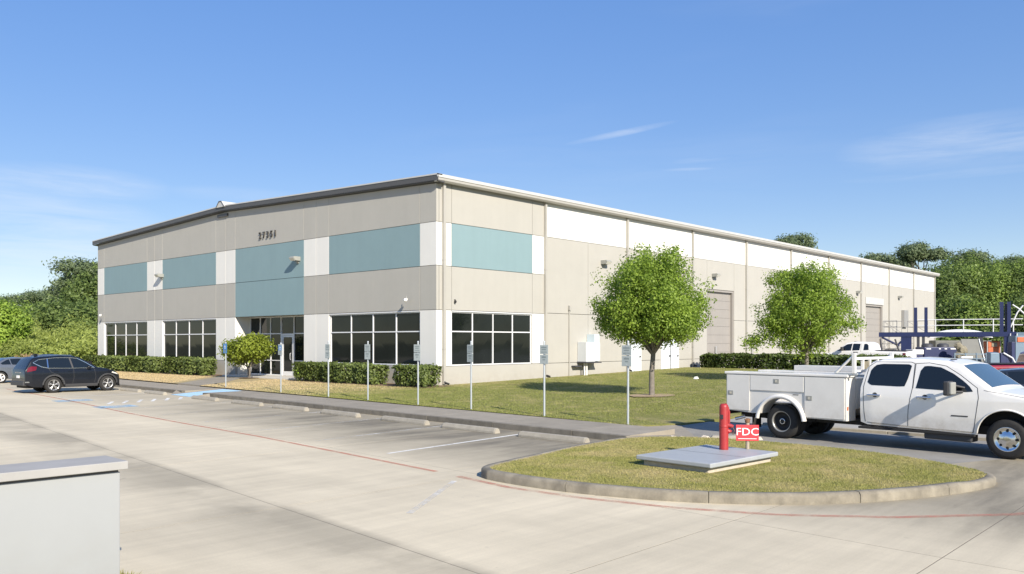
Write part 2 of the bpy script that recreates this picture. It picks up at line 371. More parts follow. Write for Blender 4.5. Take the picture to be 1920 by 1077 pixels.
def thing(name, label, cat, loc=(0, 0, 0), rotz=0, group=None):
    o = bpy.data.objects.new(name, None); col.objects.link(o); o.location = loc; o.rotation_euler.z = rotz; o.empty_display_size = .2
    return tag(o, label, cat, group)
def copy_tree(o, parent=None):
    c = o.copy(); col.objects.link(c); c.parent = parent
    for ch in list(o.children): copy_tree(ch, c)
    return c
def box(name, mat, parent, x0, x1, y0, y1, z0, z1, bevel=0): return MB().box(x0, x1, y0, y1, z0, z1).build(name, mat, parent, bevel)
def text_mesh(s, size, depth):
    c = bpy.data.curves.new('txt', 'FONT'); c.body = s; c.size = size; c.extrude = depth; c.align_x = 'CENTER'; c.resolution_u = 3
    o = bpy.data.objects.new('txt', c); col.objects.link(o)
    dg = bpy.context.evaluated_depsgraph_get(); dg.update()
    me = bpy.data.meshes.new_from_object(o.evaluated_get(dg)); bpy.data.objects.remove(o); return me

# ------------------------------------------------------------------ ground, lot, walks, kerbs
def xc(y): return -10.2+.07*(y+13.7)          # kerb face between the stalls and the walk
def xb(y): return -8.0+.07*(y+13.1)           # back edge of the walk
def hdv(x): return np.clip(.0166*(x+4.2), 0, .45)
def hl(x, y):   # lawn height, easing down to the side drive
    t = np.clip((np.asarray(y, float)+16.75)/3.0, 0, 1); t = t*t*(3-2*t); top = .165+.0163*np.clip(x+8, 0, 32); edge = np.interp(x, [-8.3, -5.6], [.15, .03])+hdv(x)
    r_ = edge+(top-edge)*t; return float(r_) if np.ndim(r_) == 0 else r_
struct = lambda o: tag(o, kind='structure')

struct(MB().grid([[(x, y, -.08) for y in (-700, -60, 60, 700)] for x in (-700, -60, 60, 700)], False).build('ground', 'ground'))

lot = struct(MB().add([(-75, -75, -.0015), (-4.2, -75, -.0015), (-4.2, -17.2, -.0015), (-8.2, -17.2, -.0015), (xc(-17.2)+.05, -17.2, -.0015), (xc(62)+.05, 62, -.0015), (-75, 62, -.0015)], [tuple(range(7))]).build('parking_lot', 'jointfill'))
YB = [-75, -58, -47, -36.9, -31.7, -26.5, -23.9, -18.7, -13.5, -8.3, -3.1, 2.1, 7.3, 12.5, 17.7, 22.9, 28.1, 33.3, 38.5, 48, 62]
def xj(k, y): return -20.15+.125*(y+18)*min(1, max(.55, 1))+(k+1)*4.15 if k < 0 else -16.0+.10*(y+18)
def xjoint(k, y):
    yy = max(-30, min(y, 6))
    if k == 0: return -16.15+.095*(yy+18)
    return -20.15+.125*(yy+18)+(k+1)*4.4
g = .006
for j in range(len(YB)-1):
    y0, y1 = YB[j]+g, YB[j+1]-g
    for k in range(-13, 1):
        def L_(y): return -75 if k == -13 else xjoint(k, y)+g
        def R_(y):
            if k < 0: return xjoint(k+1, y)-g
            return xc(y) if y > -17.95 else (-10.7 if y > -26.4 else -4.2)
        def add_slab(ya, yb):
            p = [(L_(ya), ya), (R_(ya), ya), (R_(yb), yb), (L_(yb), yb)]
            MB().prism(p, -.07, 0).build('slab', 'pavement', lot)
        if k == 0 and y0 < -17.95 < y1: add_slab(y0, -17.955); add_slab(-17.945, y1)
        elif k == 0 and y1 <= -26.4: 
            xm = -10.7
            MB().prism([(L_(y0), y0), (xm-g, y0), (xm-g, y1), (L_(y1), y1)], -.07, 0).build('slab', 'pavement', lot)
            MB().prism([(xm+g, y0), (-4.2, y0), (-4.2, y1), (xm+g, y1)], -.07, 0).build('slab', 'pavement', lot)
        else: add_slab(y0, y1)
# truck lane behind the island and the side drive up to the yard
struct(MB().prism([(-10.69, -26.4), (-4.5, -26.4), (-4.5, -16.75), (-8.25, -16.75), (-10.69, -17.95)], -.07, -.001).build('drive_lane', 'laneconc'))
def hd(x): return max(0, min(.45, .0166*(x+4.2)))
struct(MB().grid([[(x, y, hd(x)) for y in (-75, -40, -16.9)] for x in (-4.2, 0, 5, 10, 15, 20, 23, 30, 120)], True).build('side_drive', 'yardconc'))
struct(MB().grid([[(x, y, hd(x)+.0) for y in (-16.9, -8, 0.1)] for x in (23, 30, 50, 80, 120)], True).build('truck_yard', 'yardconc'))
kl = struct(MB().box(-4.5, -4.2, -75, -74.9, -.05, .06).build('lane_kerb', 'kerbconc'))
for i in range(12):
    y1 = -18.4-i*3.4; box('kerb_stone', 'stopconc', kl, -4.5, -4.2, y1-3.385, y1, -.05, .07, .01)

# walk slabs with scored joints
walk = struct(MB().add([(xc(-18), -18, -.01), (xb(-18), -18, -.01), (xb(40), 40, -.01), (xc(40), 40, -.01)], [(0, 1, 2, 3)]).build('sidewalk', 'jointfill'))
ys = [-17.9]+[-16.2+2.9*i for i in range(20)]
for a, b in zip(ys[:-1], ys[1:]):
    a_, b_ = a+.006, b-.006
    if a_ < 5.2 < b_ or a_ < 7.4 < b_ or (a_ > 5.2 and b_ < 7.4): segs = [(a_, min(b_, 5.2)), (max(a_, 7.4), b_)]
    else: segs = [(a_, b_)]
    for (p, q) in segs:
        if q-p < .2: continue
        MB().prism([(xc(p)+.16, p), (xb(p), p), (xb(q), q), (xc(q)+.16, q)], -.05, .15).build('slab', 'walkconc', walk)
        MB().prism([(xc(p), p), (xc(p)+.155, p), (xc(q)+.155, q), (xc(q), q)], -.05, .153).build('kerb_stone', 'kerbshade', walk, .012)
# walk end that widens into the lane apron
MB().prism([(xc(-17.9), -17.91), (-8.9, -18.9), (-6.2, -16.77), (-8.25, -16.6), (xb(-16.2), -16.3), (xb(-17.9)-.05, -17.4)], -.05, lambda x, y: .148 if x < -9.9 else (.13 if y > -17 and x < -8 else .02)).build('slab', 'walkconc', walk)
# blue kerb ramp with flared sides
rp = [(xc(5.2)-.55, 5.3), (xb(5.2)-.2, 5.3), (xb(7.4)-.2, 7.3), (xc(7.4)-.55, 7.3)]
ramp = struct(MB().add([(rp[0][0], rp[0][1], .006), (rp[1][0], rp[1][1], .152), (rp[2][0], rp[2][1], .152), (rp[3][0], rp[3][1], .006), (rp[0][0]+.5, 4.4, .006), (rp[1][0], 4.6, .152), (rp[3][0]+.5, 8.2, .006), (rp[2][0], 8.0, .152)], [(0, 1, 2, 3)]).build('kerb_ramp', 'rampblue'))
MB().add([(xc(5.2)-.55, 5.29, .006), (xc(4.5), 4.5, .154), (xb(5.2)-.2, 5.29, .154), (xc(7.4)-.55, 7.31, .006), (xb(7.4)-.2, 7.31, .154), (xc(8.0), 8.0, .154), (xc(4.4)-.02, 4.4, 0), (xc(8.1)-.02, 8.1, 0), (xb(5.2)-.2, 5.29, .15), (xb(5.2), 5.2, .15), (xb(7.4), 7.4, .15), (xb(7.4)-.2, 7.31, .15)], [(0, 2, 1), (3, 5, 4), (0, 1, 6), (3, 7, 5), (8, 9, 10, 11)]).build('flare', 'walkconc', ramp)

# painted marks
def strip(name, mat, pts, wd, z=.004, parent=None):
    P = [Vector((x, y, 0)) for x, y in pts]; rows = []
    for i, p in enumerate(P):
        d = (P[min(i+1, len(P)-1)]-P[max(i-1, 0)]).normalized(); n = Vector((-d.y, d.x, 0))*wd/2
        rows.append([(p.x-n.x, p.y-n.y, z), (p.x+n.x, p.y+n.y, z)])
    return MB().grid(rows, False).build(name, mat, parent)
def wearmat(name, base, lo, hi, sc_):
    m = mk(name, base, .85, var=.2, vscale=7); t = m.node_tree; L = t.links.new; b = t.nodes['Principled BSDF']
    geo = t.nodes.new('ShaderNodeNewGeometry'); n = t.nodes.new('ShaderNodeTexNoise'); n.inputs['Scale'].default_value = sc_; n.inputs['Detail'].default_value = 8; n.inputs['Roughness'].default_value = .75
    L(geo.outputs['Position'], n.inputs['Vector']); mr = t.nodes.new('ShaderNodeMapRange'); mr.inputs['From Min'].default_value = lo; mr.inputs['From Max'].default_value = hi; L(n.outputs['Fac'], mr.inputs['Value']); L(mr.outputs[0], b.inputs['Alpha'])
wearmat('redworn', (.60, .25, .17), .34, .78, 2.6)
wearmat('redfresh', (.62, .26, .17), .26, .72, 2.2)
wearmat('whiteworn', (.74, .71, .64), .40, .66, 1.6)
wearmat('whitefresh', (.76, .74, .68), .25, .5, 2.5)
wearmat('blueworn', (.36, .52, .64), .30, .6, 1.8)
mk_red = struct(strip('fire_lane_line', 'redfresh', [(-12.6, 18), (-13.6, 8), (-14.77, -1.06), (-15.2, -5.5), (-15.58, -10.29), (-16.1, -14.6), (-16.5, -17.9)], .11))
struct(strip('fire_lane_curve', 'redworn', [(-16.62, -18.6), (-16.85, -20.0), (-16.80, -21.4), (-16.5, -22.9), (-15.98, -24.2), (-15.1, -25.4), (-13.8, -26.55), (-12.0, -27.5), (-9, -28.3)], .13))
stall_y = [-14.9, -11.85, -8.75, -5.4, -2.1, 1.2, 4.7, 9.3, 12.6]
for i, y in enumerate(stall_y):
    x0, x1 = xjoint(0, y)+.35, xc(y)-.55
    struct(strip('stall_line', 'whitefresh' if i in (0, 7) else 'whiteworn', [(x0, y-.42), (x1, y)], .10))
struct(strip('stall_line', 'whiteworn', [(-19.3, -20.4), (-17.0, -18.9)], .10, .0045))
struct(strip('stall_line', 'whiteworn', [(-15.5, -18.25), (-12.0, -17.6)], .09, .0045))
for i in range(7):
    x0 = -13.6+.62*i; struct(strip('hatch_line', 'whitefresh', [(x0, 3.4+i*.12), (x0+.75, 4.75+i*.12)], .13, .0045))
for (x0, x1, y0, y1) in ((-14.6, -13.2, 1.5, 2.7), (-14.4, -13.0, 6.0, 7.2)):
    o = struct(MB().add([(x0, y0, .004), (x1, y0+.1, .004), (x1+.1, y1, .004), (x0+.1, y1-.1, .004)], [(0, 1, 2, 3)]).build('accessible_symbol', 'blueworn'))
    cx_, cy_ = (x0+x1)/2, (y0+y1)/2
    MB().lathe([(.22, .008), (.28, .008)], 18, (cx_, cy_, 0), 'z', False).box(cx_-.05, cx_+.42, cy_-.04, cy_+.04, .005, .008).box(cx_+.28, cx_+.34, cy_-.2, cy_+.2, .0051, .0079).build('wheel_mark', 'whiteworn', o)

def crack(pts, wd=.012):
    r_ = random.Random(int(pts[0][0]*100)); P = []
    for (xa, ya), (xb_, yb_) in zip(pts[:-1], pts[1:]):
        n = max(2, int(math.hypot(xb_-xa, yb_-ya)/.25))
        for k in range(n): t_ = k/n; P.append((xa+(xb_-xa)*t_+r_.uniform(-.03, .03), ya+(yb_-ya)*t_+r_.uniform(-.03, .03)))
    struct(strip('pavement_crack', 'jointfill', P, wd, .0035))
crack([(-20.6, -14.5), (-21.8, -15.1), (-23.2, -15.0)], .009); crack([(-15.8, -8.0), (-14.2, -7.6), (-12.4, -7.9)], .008)
# wheel stops
stop_pts = [(-16.3, 'wheel stop beside the grass island, nearest of the row'), (-13.3, 'wheel stop second from the grass island'), (-10.35, 'wheel stop third from the grass island'), (-6.95, 'wheel stop fourth from the grass island'), (-3.75, 'wheel stop fifth from the grass island, middle of the row'), (-.55, 'wheel stop sixth from the grass island'), (3.05, 'wheel stop just right of the blue kerb ramp'), (8.3, 'wheel stop just left of the blue kerb ramp'), (11.3, 'wheel stop beside the nose of the dark parked crossover')]
def stop_mesh():
    prof = [(-.10, 0), (.10, 0), (.10, .05), (.055, .135), (-.055, .135), (-.10, .05)]   # x,z
    m = MB(); n = len(prof); rows = []
    ys_ = [-1.08, -1.03, -.5, 0, .5, 1.03, 1.08]; sc_ = [.86, 1, 1, 1, 1, 1, .86]
    for y, s_ in zip(ys_, sc_): rows.append([(x*s_+random.uniform(-.004, .004), y, z*s_) for x, z in prof+[prof[0]]])
    m.grid(rows, False); m.add(rows[0][:-1], [tuple(range(n))]); m.add(rows[-1][:-1], [tuple(range(n-1, -1, -1))])
    for y in (-.7, .7): m.lathe([(.0, .1365), (.016, .1365)], 8, (0, y, 0))
    return m
base_stop = None
for y, lb in stop_pts:
    x = xc(y)-.85+random.uniform(-.05, .05)
    if base_stop is None: o = base_stop = stop_mesh().build('wheel_stop', 'stopconc', bevel=.012, fixn=True)
    else: o = base_stop.copy(); col.objects.link(o)
    o.location = (x, y, .003); o.rotation_euler.z = -.06+random.uniform(-.025, .025); tag(o, 'concrete '+lb, 'wheel stop', 'wheel stops along the stalls')

# island
OUT = [(-10.55, -17.95), (-11.96, -18.02), (-12.95, -18.1), (-14.43, -18.4), (-15.44, -18.55), (-16.2, -18.72), (-16.52, -19.05), (-16.6, -19.8), (-16.6, -20.6), (-16.52, -21.35), (-16.2, -22.5), (-15.65, -23.5), (-14.85, -24.38), (-13.65, -25.12), (-12.5, -25.58), (-11.5, -25.8), (-10.9, -25.7), (-10.4, -25.2), (-9.75, -24.2), (-9.3, -23.1), (-9.12, -21.8), (-9.1, -20.6), (-9.2, -19.6), (-9.7, -18.6)]
def resample(pts, step, closed=True):
    P = [Vector((x, y)) for x, y in pts]+([Vector(pts[0])] if closed else []); out = [P[0].copy()]; carry = 0
    for a, b in zip(P[:-1], P[1:]):
        L = (b-a).length; d = step-carry
        while d < L: out.append(a.lerp(b, d/L)); d += step
        carry = (carry+L) % step
    return out
def chaikin(pts, it=2):
    for _ in range(it):
        q = []
        for i in range(len(pts)):
            a, b = Vector(pts[i]), Vector(pts[(i+1) % len(pts)]); q += [tuple(a.lerp(b, .25)), tuple(a.lerp(b, .75))]
        pts = q
    return pts
outl = chaikin(OUT, 2); ctr = Vector((-13, -21.8))
RS = resample(outl, .25)
def inward(i, d):
    a, b = RS[(i-1) % len(RS)], RS[(i+1) % len(RS)]; t = (b-a).normalized(); n = Vector((-t.y, t.x))
    p = RS[i % len(RS)]
    if (p+n*.1-ctr).length > (p-ctr).length: n = -n
    return p+n*d
def kh(p): return .155 if p.x < -10.2 and p.y > -25.75 or p.y > -18.2 else .06     # kerb almost flush along the lane
def khs(i): return sum(kh(RS[(i+k) % len(RS)]) for k in range(-3, 4))/7
NR = len(RS)
isl = struct(MB().prism([tuple(inward(i, .16)) for i in range(NR)][::-1] if False else [tuple(inward(i, .16)) for i in range(NR)], -.05, .14).build('island_lawn', 'turf', fixn=True))
step = 7; i = 0
while i < NR:
    j = min(i+step+random.choice((0, 0, 2)), NR); rows = []
    for q in range(i, j+1):
        h = khs(q); e = .022 if q == i else (-.022 if q == j else 0)
        t = (RS[(q+1) % NR]-RS[q % NR]).normalized()*e*.25; o_, n_ = inward(q, 0)+t, inward(q, .17)+t; m_ = inward(q, .035)+t; k_ = inward(q, .15)+t
        ch = random.uniform(-.005, .005)
        rows.append([(o_.x, o_.y, -.04), (o_.x, o_.y, h*.72+ch), (m_.x, m_.y, h+ch*.5), (k_.x, k_.y, h+.003), (n_.x, n_.y, h-.02), (n_.x, n_.y, -.04)])
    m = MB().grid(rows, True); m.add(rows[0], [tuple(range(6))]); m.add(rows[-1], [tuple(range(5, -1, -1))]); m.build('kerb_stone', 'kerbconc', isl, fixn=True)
    i = j

# lawn
def lawn_rows(x0f, x1f, ya, yb, n=18, m=20):
    rows = []
    for j in range(m+1):
        y = ya+(yb-ya)*j/m; r_ = []
        for i in range(n+1):
            x = x0f(y)+(x1f(y)-x0f(y))*i/n; r_.append((x, y, hl(x, y)))
        rows.append(r_)
    return rows
lm = MB(); r1 = lawn_rows(lambda y: xb(y)+.004, lambda y: 22.6, -16.72, .12)
lm.grid([list(c) for c in zip(*r1)]); lm.grid([[(p[0], p[1], p[2]), (p[0], p[1], -.08)] for p in r1[0]], False)
lm.grid([[(r[-1][0], r[-1][1], r[-1][2]), (r[-1][0], r[-1][1], -.08)] for r in r1], False)
r2 = lawn_rows(lambda y: xb(y)+.004, lambda y: .4, .12, 46, 8, 30); lm.grid([list(c) for c in zip(*r2)])
lawn = struct(lm.build('lawn', 'turf_lawn'))
# bare strip under the hedges along the front
tag(MB().grid([[(x, y, hl(x, y)+.012) for y in (-.9, 4, 10.2)] for x in (-1.5, -.8, .3)]).build('planting_bed', 'soil'), kind='structure')
tag(MB().grid([[(x, y, hl(x, y)+.012) for y in (18.4, 26, 34, 38.6)] for x in (-1.5, -.8, .3)]).build('planting_bed', 'soil'), kind='structure')
tag(MB().add([(.5+1.15*math.cos(t*.5236)*random.uniform(.8, 1.1), -11.5+.8*math.sin(t*.5236)*random.uniform(.8, 1.1), hl(.5, 0)+.02) for t in range(12)], [tuple(range(12))]).build('mulch_ring', 'mulch'), kind='structure')
tag(MB().add([(-1.3+.6*math.cos(t*.5236)*random.uniform(.8, 1.1), 14.3+.6*math.sin(t*.5236)*random.uniform(.8, 1.1), hl(-1.3, 0)+.03) for t in range(12)], [tuple(range(12))]).build('mulch_ring', 'soil'), kind='structure')
# entry walk and porch
MB().prism([(xb(10.3), 10.3), (-4.2, 11.7), (-.9, 15.5), (-.9, 18.0), (xb(12.9), 12.9)], 0, lambda x, y: hl(x, y)+.015).build('entry_walk', 'walkconc'); struct(bpy.data.objects['entry_walk'])
struct(box('porch', 'porchconc', None, -.9, 1.2, 10.85, 18.04, .0, .36, .02))

# ------------------------------------------------------------------ building
bld = thing('warehouse_building', 'large beige tilt-up warehouse with white and blue-green painted bands and office windows', 'building')
BL, BWD = 77.0, 38.52
def ztop(v): return 9.78+.62*(1-abs(v-19.26)/19.26)
GAP = .011
def cell_front(v0, v1, z0, z1, mat, top=False):
    if top: pts = [(v0+GAP, z0+GAP), (v1-GAP, z0+GAP), (v1-GAP, ztop(v1)), (v0+GAP, ztop(v0))]
    else: pts = [(v0+GAP, z0+GAP), (v1-GAP, z0+GAP), (v1-GAP, z1-GAP), (v0+GAP, z1-GAP)]
    return MB().prismx(pts, 0, .16).build('wall_panel', mat, bld, .006)
Z = [-.1, 1.2, 3.86, 5.95, 8.0]
J = [9.63*i for i in range(5)]
box('wall_core', 'core', bld, .24, .3, .26, 10.5, -.1, 9.6); 
for v0, v1, z0, z1 in ((10.5, 18.4, 3.96, 9.6), (18.4, 38.4, -.1, 9.6)): box('wall_core', 'core', bld, .24, .3, v0, v1, z0, z1)
def window(parent, axis, a0, a1, z0, z1, cols, zt, depth=.12, fr=.055):
    """storefront window; axis 'x' = lies in the front wall (runs along y), 'y' = side wall (runs along x)"""
    m = MB()
    def bb(p0, p1, q0, q1, d0, d1):
        if axis == 'x': m.box(d0, d1, p0, p1, q0, q1)
        else: m.box(p0, p1, d0, d1, q0, q1)
    xs = [a0+(a1-a0)*i/cols for i in range(cols+1)]
    d0, d1 = depth-.05, depth+.06
    bb(a0, a1, z0, z0+fr, d0, d1); bb(a0, a1, z1-fr, z1, d0, d1)
    for i, x in enumerate(xs):
        c = x+fr/2 if i == 0 else (x-fr/2 if i == cols else x); bb(c-fr/2, c+fr/2, z0+fr, z1-fr, d0+.001, d1)
    for i in range(cols):
        l = xs[i]+(fr if i == 0 else fr/2); r = xs[i+1]-(fr if i == cols-1 else fr/2); bb(l, r, zt-fr/2, zt+fr/2, d0+.002, d1)
    wn_ = m.build('window', 'alu', parent)
    for i in range(cols):
        l = xs[i]+fr/2; r = xs[i+1]-fr/2
        for q0, q1 in ((z0+fr*.5, zt-.01), (zt+.01, z1-fr*.5)):
            t = random.uniform(-.012, .012); p = MB()
            if axis == 'x': p.add([(depth+t, l, q0), (depth-t, r, q0), (depth-t*.5, r, q1), (depth+t, l, q1), (depth+.02+t, l, q0), (depth+.02, r, q0), (depth+.02, r, q1), (depth+.02, l, q1)], [(0, 3, 2, 1), (4, 5, 6, 7), (0, 1, 5, 4), (3, 7, 6, 2)])
            else: p.add([(l, depth+t, q0), (r, depth-t, q0), (r, depth-t*.5, q1), (l, depth+t, q1), (l, depth+.02, q0), (r, depth+.02, q0), (r, depth+.02, q1), (l, depth+.02, q1)], [(0, 1, 2, 3), (4, 7, 6, 5), (0, 4, 5, 1), (3, 2, 6, 7)])
            p.build('pane', 'glass', wn_)
    return wn_
for b in range(4):
    j0, j1 = J[b], J[b+1]; a0, a1 = j0+1.17, j1-1.17
    for (p, q) in ((j0, a0), (a1, j1)):
        p_ = p+(.002 if p == 0 else 0)
        cell_front(p_, q, Z[0], Z[1], 'beige'); cell_front(p_, q, Z[1], Z[2], 'wallwhite'); cell_front(p_, q, Z[2], Z[3], 'beige'); cell_front(p_, q, Z[3], Z[4], 'wallwhite'); cell_front(p_, q, Z[4], 0, 'beige', True)
    if b != 1:
        cell_front(a0, a1, Z[0], Z[1], 'beige'); window(bld, 'x', a0+.03, a1-.03, Z[1]+.01, Z[2]-.06, 4, 2.85)
        box('window_head', 'alu', bld, .0, .12, a0+.02, a1-.02, Z[2]-.06, Z[2]-.012)
    cell_front(a0, a1, Z[2], Z[3], 'teal' if b == 1 else 'beige'); cell_front(a0, a1, Z[3], Z[4], 'teal'); 
    if b == 1:      # ridge falls beside this bay
        cell_front(a0, a1, Z[4], 0, 'beige', True)
    else: cell_front(a0, a1, Z[4], 0, 'beige', True)
# entry recess
box('recess_wall', 'wallwhite', bld, .162, 1.3, 10.56, 10.795, -.1, 3.95); box('recess_wall', 'wallwhite', bld, .162, 1.3, 18.095, 18.33, -.1, 3.95)
box('recess_soffit', 'beige', bld, .162, 1.3, 10.8, 18.09, 3.87, 3.95)
ent = window(bld, 'x', 10.8, 13.32, .36, 3.86, 2, 2.84, 1.05); tag(ent, 'entrance glazing right of the door')
ent2 = window(bld, 'x', 14.62, 18.09, .36, 3.86, 3, 2.84, 1.05); tag(ent2, 'entrance glazing left of the door')
for a, b in ((10.86, 13.27), (14.67, 18.03)): box('rail', 'alu', bld, 1.0, 1.1, a, b, 1.22, 1.27)
dr = MB().box(1.0, 1.12, 13.32, 13.40, .36, 2.84).box(1.0, 1.12, 14.54, 14.62, .36, 2.84).box(1.0, 1.12, 13.4, 14.54, 2.74, 2.84).box(1.0, 1.11, 13.32, 14.62, 3.80, 3.86).box(1.03, 1.08, 13.41, 13.52, .37, 2.73).box(1.03, 1.08, 14.42, 14.53, .37, 2.73).box(1.03, 1.08, 13.52, 14.42, .37, .62).box(1.03, 1.08, 13.52, 14.42, 2.63, 2.73).build('entrance_door', 'alu', bld)
MB().add([(1.05, 13.5, .6), (1.05, 14.44, .6), (1.05, 14.44, 2.65), (1.05, 13.5, 2.65)], [(0, 3, 2, 1)]).build('pane', 'glass', dr)
MB().add([(1.05, 13.38, 2.8), (1.05, 14.56, 2.8), (1.05, 14.56, 3.82), (1.05, 13.38, 3.82)], [(0, 3, 2, 1)]).build('pane', 'glass', dr)
MB().tube([(1.02, 13.62, 1.3), (.96, 13.62, 1.34), (.96, 13.62, 1.66), (1.02, 13.62, 1.7)], .014, 6).build('handle', 'alu', dr)
box('interior', 'darkinside', bld, 1.4, 1.5, 10.0, 19.0, 0, 4.0)

# long side wall (y = 0 face, outward -y)
def cell_side(u0, u1, z0, z1, mat, th=.16): return MB().prismy([(u0+GAP, z0+GAP), (u1-GAP, z0+GAP), (u1-GAP, z1-GAP), (u0+GAP, z1-GAP)], .0, th).build('wall_panel', mat, bld, .006)
U = [0, 7.86]+[7.86+7.683*i for i in range(1, 10)]; U[-1] = BL
ZT = 9.86
box('wall_core', 'core', bld, .31, 25.1, .36, .42, -.1, 9.6); box('wall_core', 'core', bld, 25.1, 29.2, .36, .42, 6.05, 9.6); box('wall_core', 'core', bld, 29.2, 55.2, .36, .42, -.1, 9.6); box('wall_core', 'core', bld, 55.2, 60.0, .36, .42, 6.0, 9.6); box('wall_core', 'core', bld, 60.0, 76.8, .36, .42, -.1, 9.6)
# first bay repeats the office pattern
cell_side(.165, 7.86, Z[0], Z[1], 'beige')
for p, q in ((.165, .98), (6.85, 7.86)):
    cell_side(p, q, Z[1], Z[2], 'wallwhite'); cell_side(p, q, Z[2], Z[3], 'beige'); cell_side(p, q, Z[3], Z[4], 'wallwhite'); cell_side(p, q, Z[4], ZT, 'beige')
cell_side(.98, 6.85, Z[2], Z[3], 'beige'); cell_side(.98, 6.85, Z[3], Z[4], 'teal'); cell_side(.98, 6.85, Z[4], ZT, 'beige')
window(bld, 'y', 1.0, 6.83, Z[1]+.01, Z[2]-.06, 4, 2.85); box('window_head', 'alu', bld, 1.0, 6.83, .0, .12, Z[2]-.06, Z[2]-.012)
for k in range(1, len(U)-1):
    u0, u1 = U[k], U[k+1]; um = (u0+u1)/2; cell_side(u0, u1, 8.0, ZT, 'wallwhite')
    cuts = {3: (25.2, 29.1, 6.0), 7: (55.3, 59.9, 5.93)}.get(k)
    if cuts:
        c0, c1, ct = cuts
        for p, q in ((u0, c0), (c1, u1)):
            for z0, z1 in ((-.1, 1.2), (1.2, 3.9), (3.9, 8.0)): cell_side(p, q, z0, z1, 'beige')
        cell_side(c0, c1, ct, 8.0, 'beige')
        m = MB().box(c0-.02, c0+.14, .05, .3, .2, ct).box(c1-.14, c1+.02, .05, .3, .2, ct).box(c0+.14, c1-.14, .05, .3, ct-.14, ct-.001)
        fr = m.build('dock_frame', 'docksteel', bld)
        nseg = 9; zz = [.42+(ct-.14-.42)*i/nseg for i in range(nseg+1)]
        dd = box('dock_door', 'darkinside', bld, c0+.1, c1-.1, .30, .33, .3, ct)
        for i in range(nseg): box('door_section', 'docksteel', dd, c0+.14, c1-.14, .24, .29, zz[i]+.006, zz[i+1]-.006)
    else:
        for (p, q) in ((u0, um), (um, u1)):
            for z0, z1 in ((-.1, 1.2), (1.2, 3.9), (3.9, 8.0)): cell_side(p, q, z0, z1, 'beige')
# far end, back and left walls close the box
box('end_wall', 'beige', bld, BL-.01, BL+.15, .0, BWD, -.1, 9.7); box('rear_wall', 'beige', bld, .17, BL-.02, BWD-.1, BWD+.1, -.1, 9.7)
# downspouts, gutter, roof
for k, u in enumerate([.42]+U[1:-1]+[BL-.25]):
    m = MB().box(u-.07, u+.07, -.13, -.012, .42 if k else .36, 9.86).box(u-.085, u+.085, -.14, -.011, 2.0, 2.04).box(u-.085, u+.085, -.14, -.011, 6.2, 6.24)
    m.prismx([(-.13, .42), (-.012, .42), (-.012, .5), (-.13, .5)], u-.071, u+.071) if False else None
    ds = m.build('downspout', 'gutter', bld)
    hx = hl(u, 0) if u < 24 else .45
    MB().tube([(u, -.07, .5), (u, -.12, hx+.12), (u+.12, -.3, hx+.06)], [.06, .06, .05], 8).build('boot', 'black', ds)
OV = .24
rf = MB()      # roof sheets with real thickness
for (va, vb) in ((-.36, 19.26), (19.26, BWD+.30)):
    za, zb = (10.02-.36*.032, 10.02+19.26*.032) if va < 0 else (10.02+19.26*.032, 10.02-.30*.032)
    rf.hexa([(-OV, va, za), (BL+.5, va, za), (BL+.5, vb, zb), (-OV, vb, zb)], [(-OV, va, za+.09), (BL+.5, va, za+.09), (BL+.5, vb, zb+.09), (-OV, vb, zb+.09)])
roof = rf.build('roof', 'roofmetal', bld)
gm = MB().prismx([(-.36, 10.02), (-.14, 10.02), (-.14, 9.80), (-.28, 9.80), (-.36, 9.88)], -OV-.02, BL+.52); gm.build('gutter', 'gutter', bld)
MB().prismx([(-.39, 10.0), (-.36, 10.0), (-.36, 10.15), (-.39, 10.15)], -OV-.06, BL+.55).build('eave_trim', 'trimwhite', bld)
box('soffit', 'fascia', bld, -.2, BL, -.139, .0, 9.87, 9.9)
def zr(v): return 10.02+.032*(min(v, BWD-v))
for (va, vb, nm) in ((-.39, 19.26, 'rake_trim'), (19.26, BWD+.32, 'rake_trim')):
    MB().add([(-OV-.04, va, zr(va)-.16), (-OV-.04, vb, zr(vb)-.16), (-OV-.04, vb, zr(vb)+.08), (-OV-.04, va, zr(va)+.08), (-OV, va, zr(va)-.16), (-OV, vb, zr(vb)-.16), (-OV, vb, zr(vb)+.08), (-OV, va, zr(va)+.08)], [(0, 3, 2, 1), (4, 5, 6, 7), (0, 1, 5, 4), (3, 7, 6, 2), (0, 4, 7, 3), (1, 2, 6, 5)]).build('rake_trim', 'fascia', bld)
    MB().add([(-OV-.06, va, zr(va)+.085), (-OV-.06, vb, zr(vb)+.085), (-OV-.06, vb, zr(vb)+.15), (-OV-.06, va, zr(va)+.15), (-OV+.25, va, zr(va)+.095), (-OV+.25, vb, zr(vb)+.095), (-OV+.25, vb, zr(vb)+.15), (-OV+.25, va, zr(va)+.15)], [(0, 3, 2, 1), (3, 7, 6, 2), (0, 4, 7, 3), (4, 5, 6, 7), (0, 1, 5, 4)]).build('rake_cap', 'trimwhite', bld)
    MB().add([(-OV, va, zr(va)-.20), (.16, va, zr(va)-.24), (.16, vb, zr(vb)-.24), (-OV, vb, zr(vb)-.20), (-OV, va, zr(va)-.17), (.16, va, zr(va)-.17), (.16, vb, zr(vb)-.17), (-OV, vb, zr(vb)-.17)], [(3, 2, 1, 0), (4, 5, 6, 7), (0, 1, 5, 4), (0, 4, 7, 3), (2, 3, 7, 6)]).build('rake_soffit', 'fascia', bld)
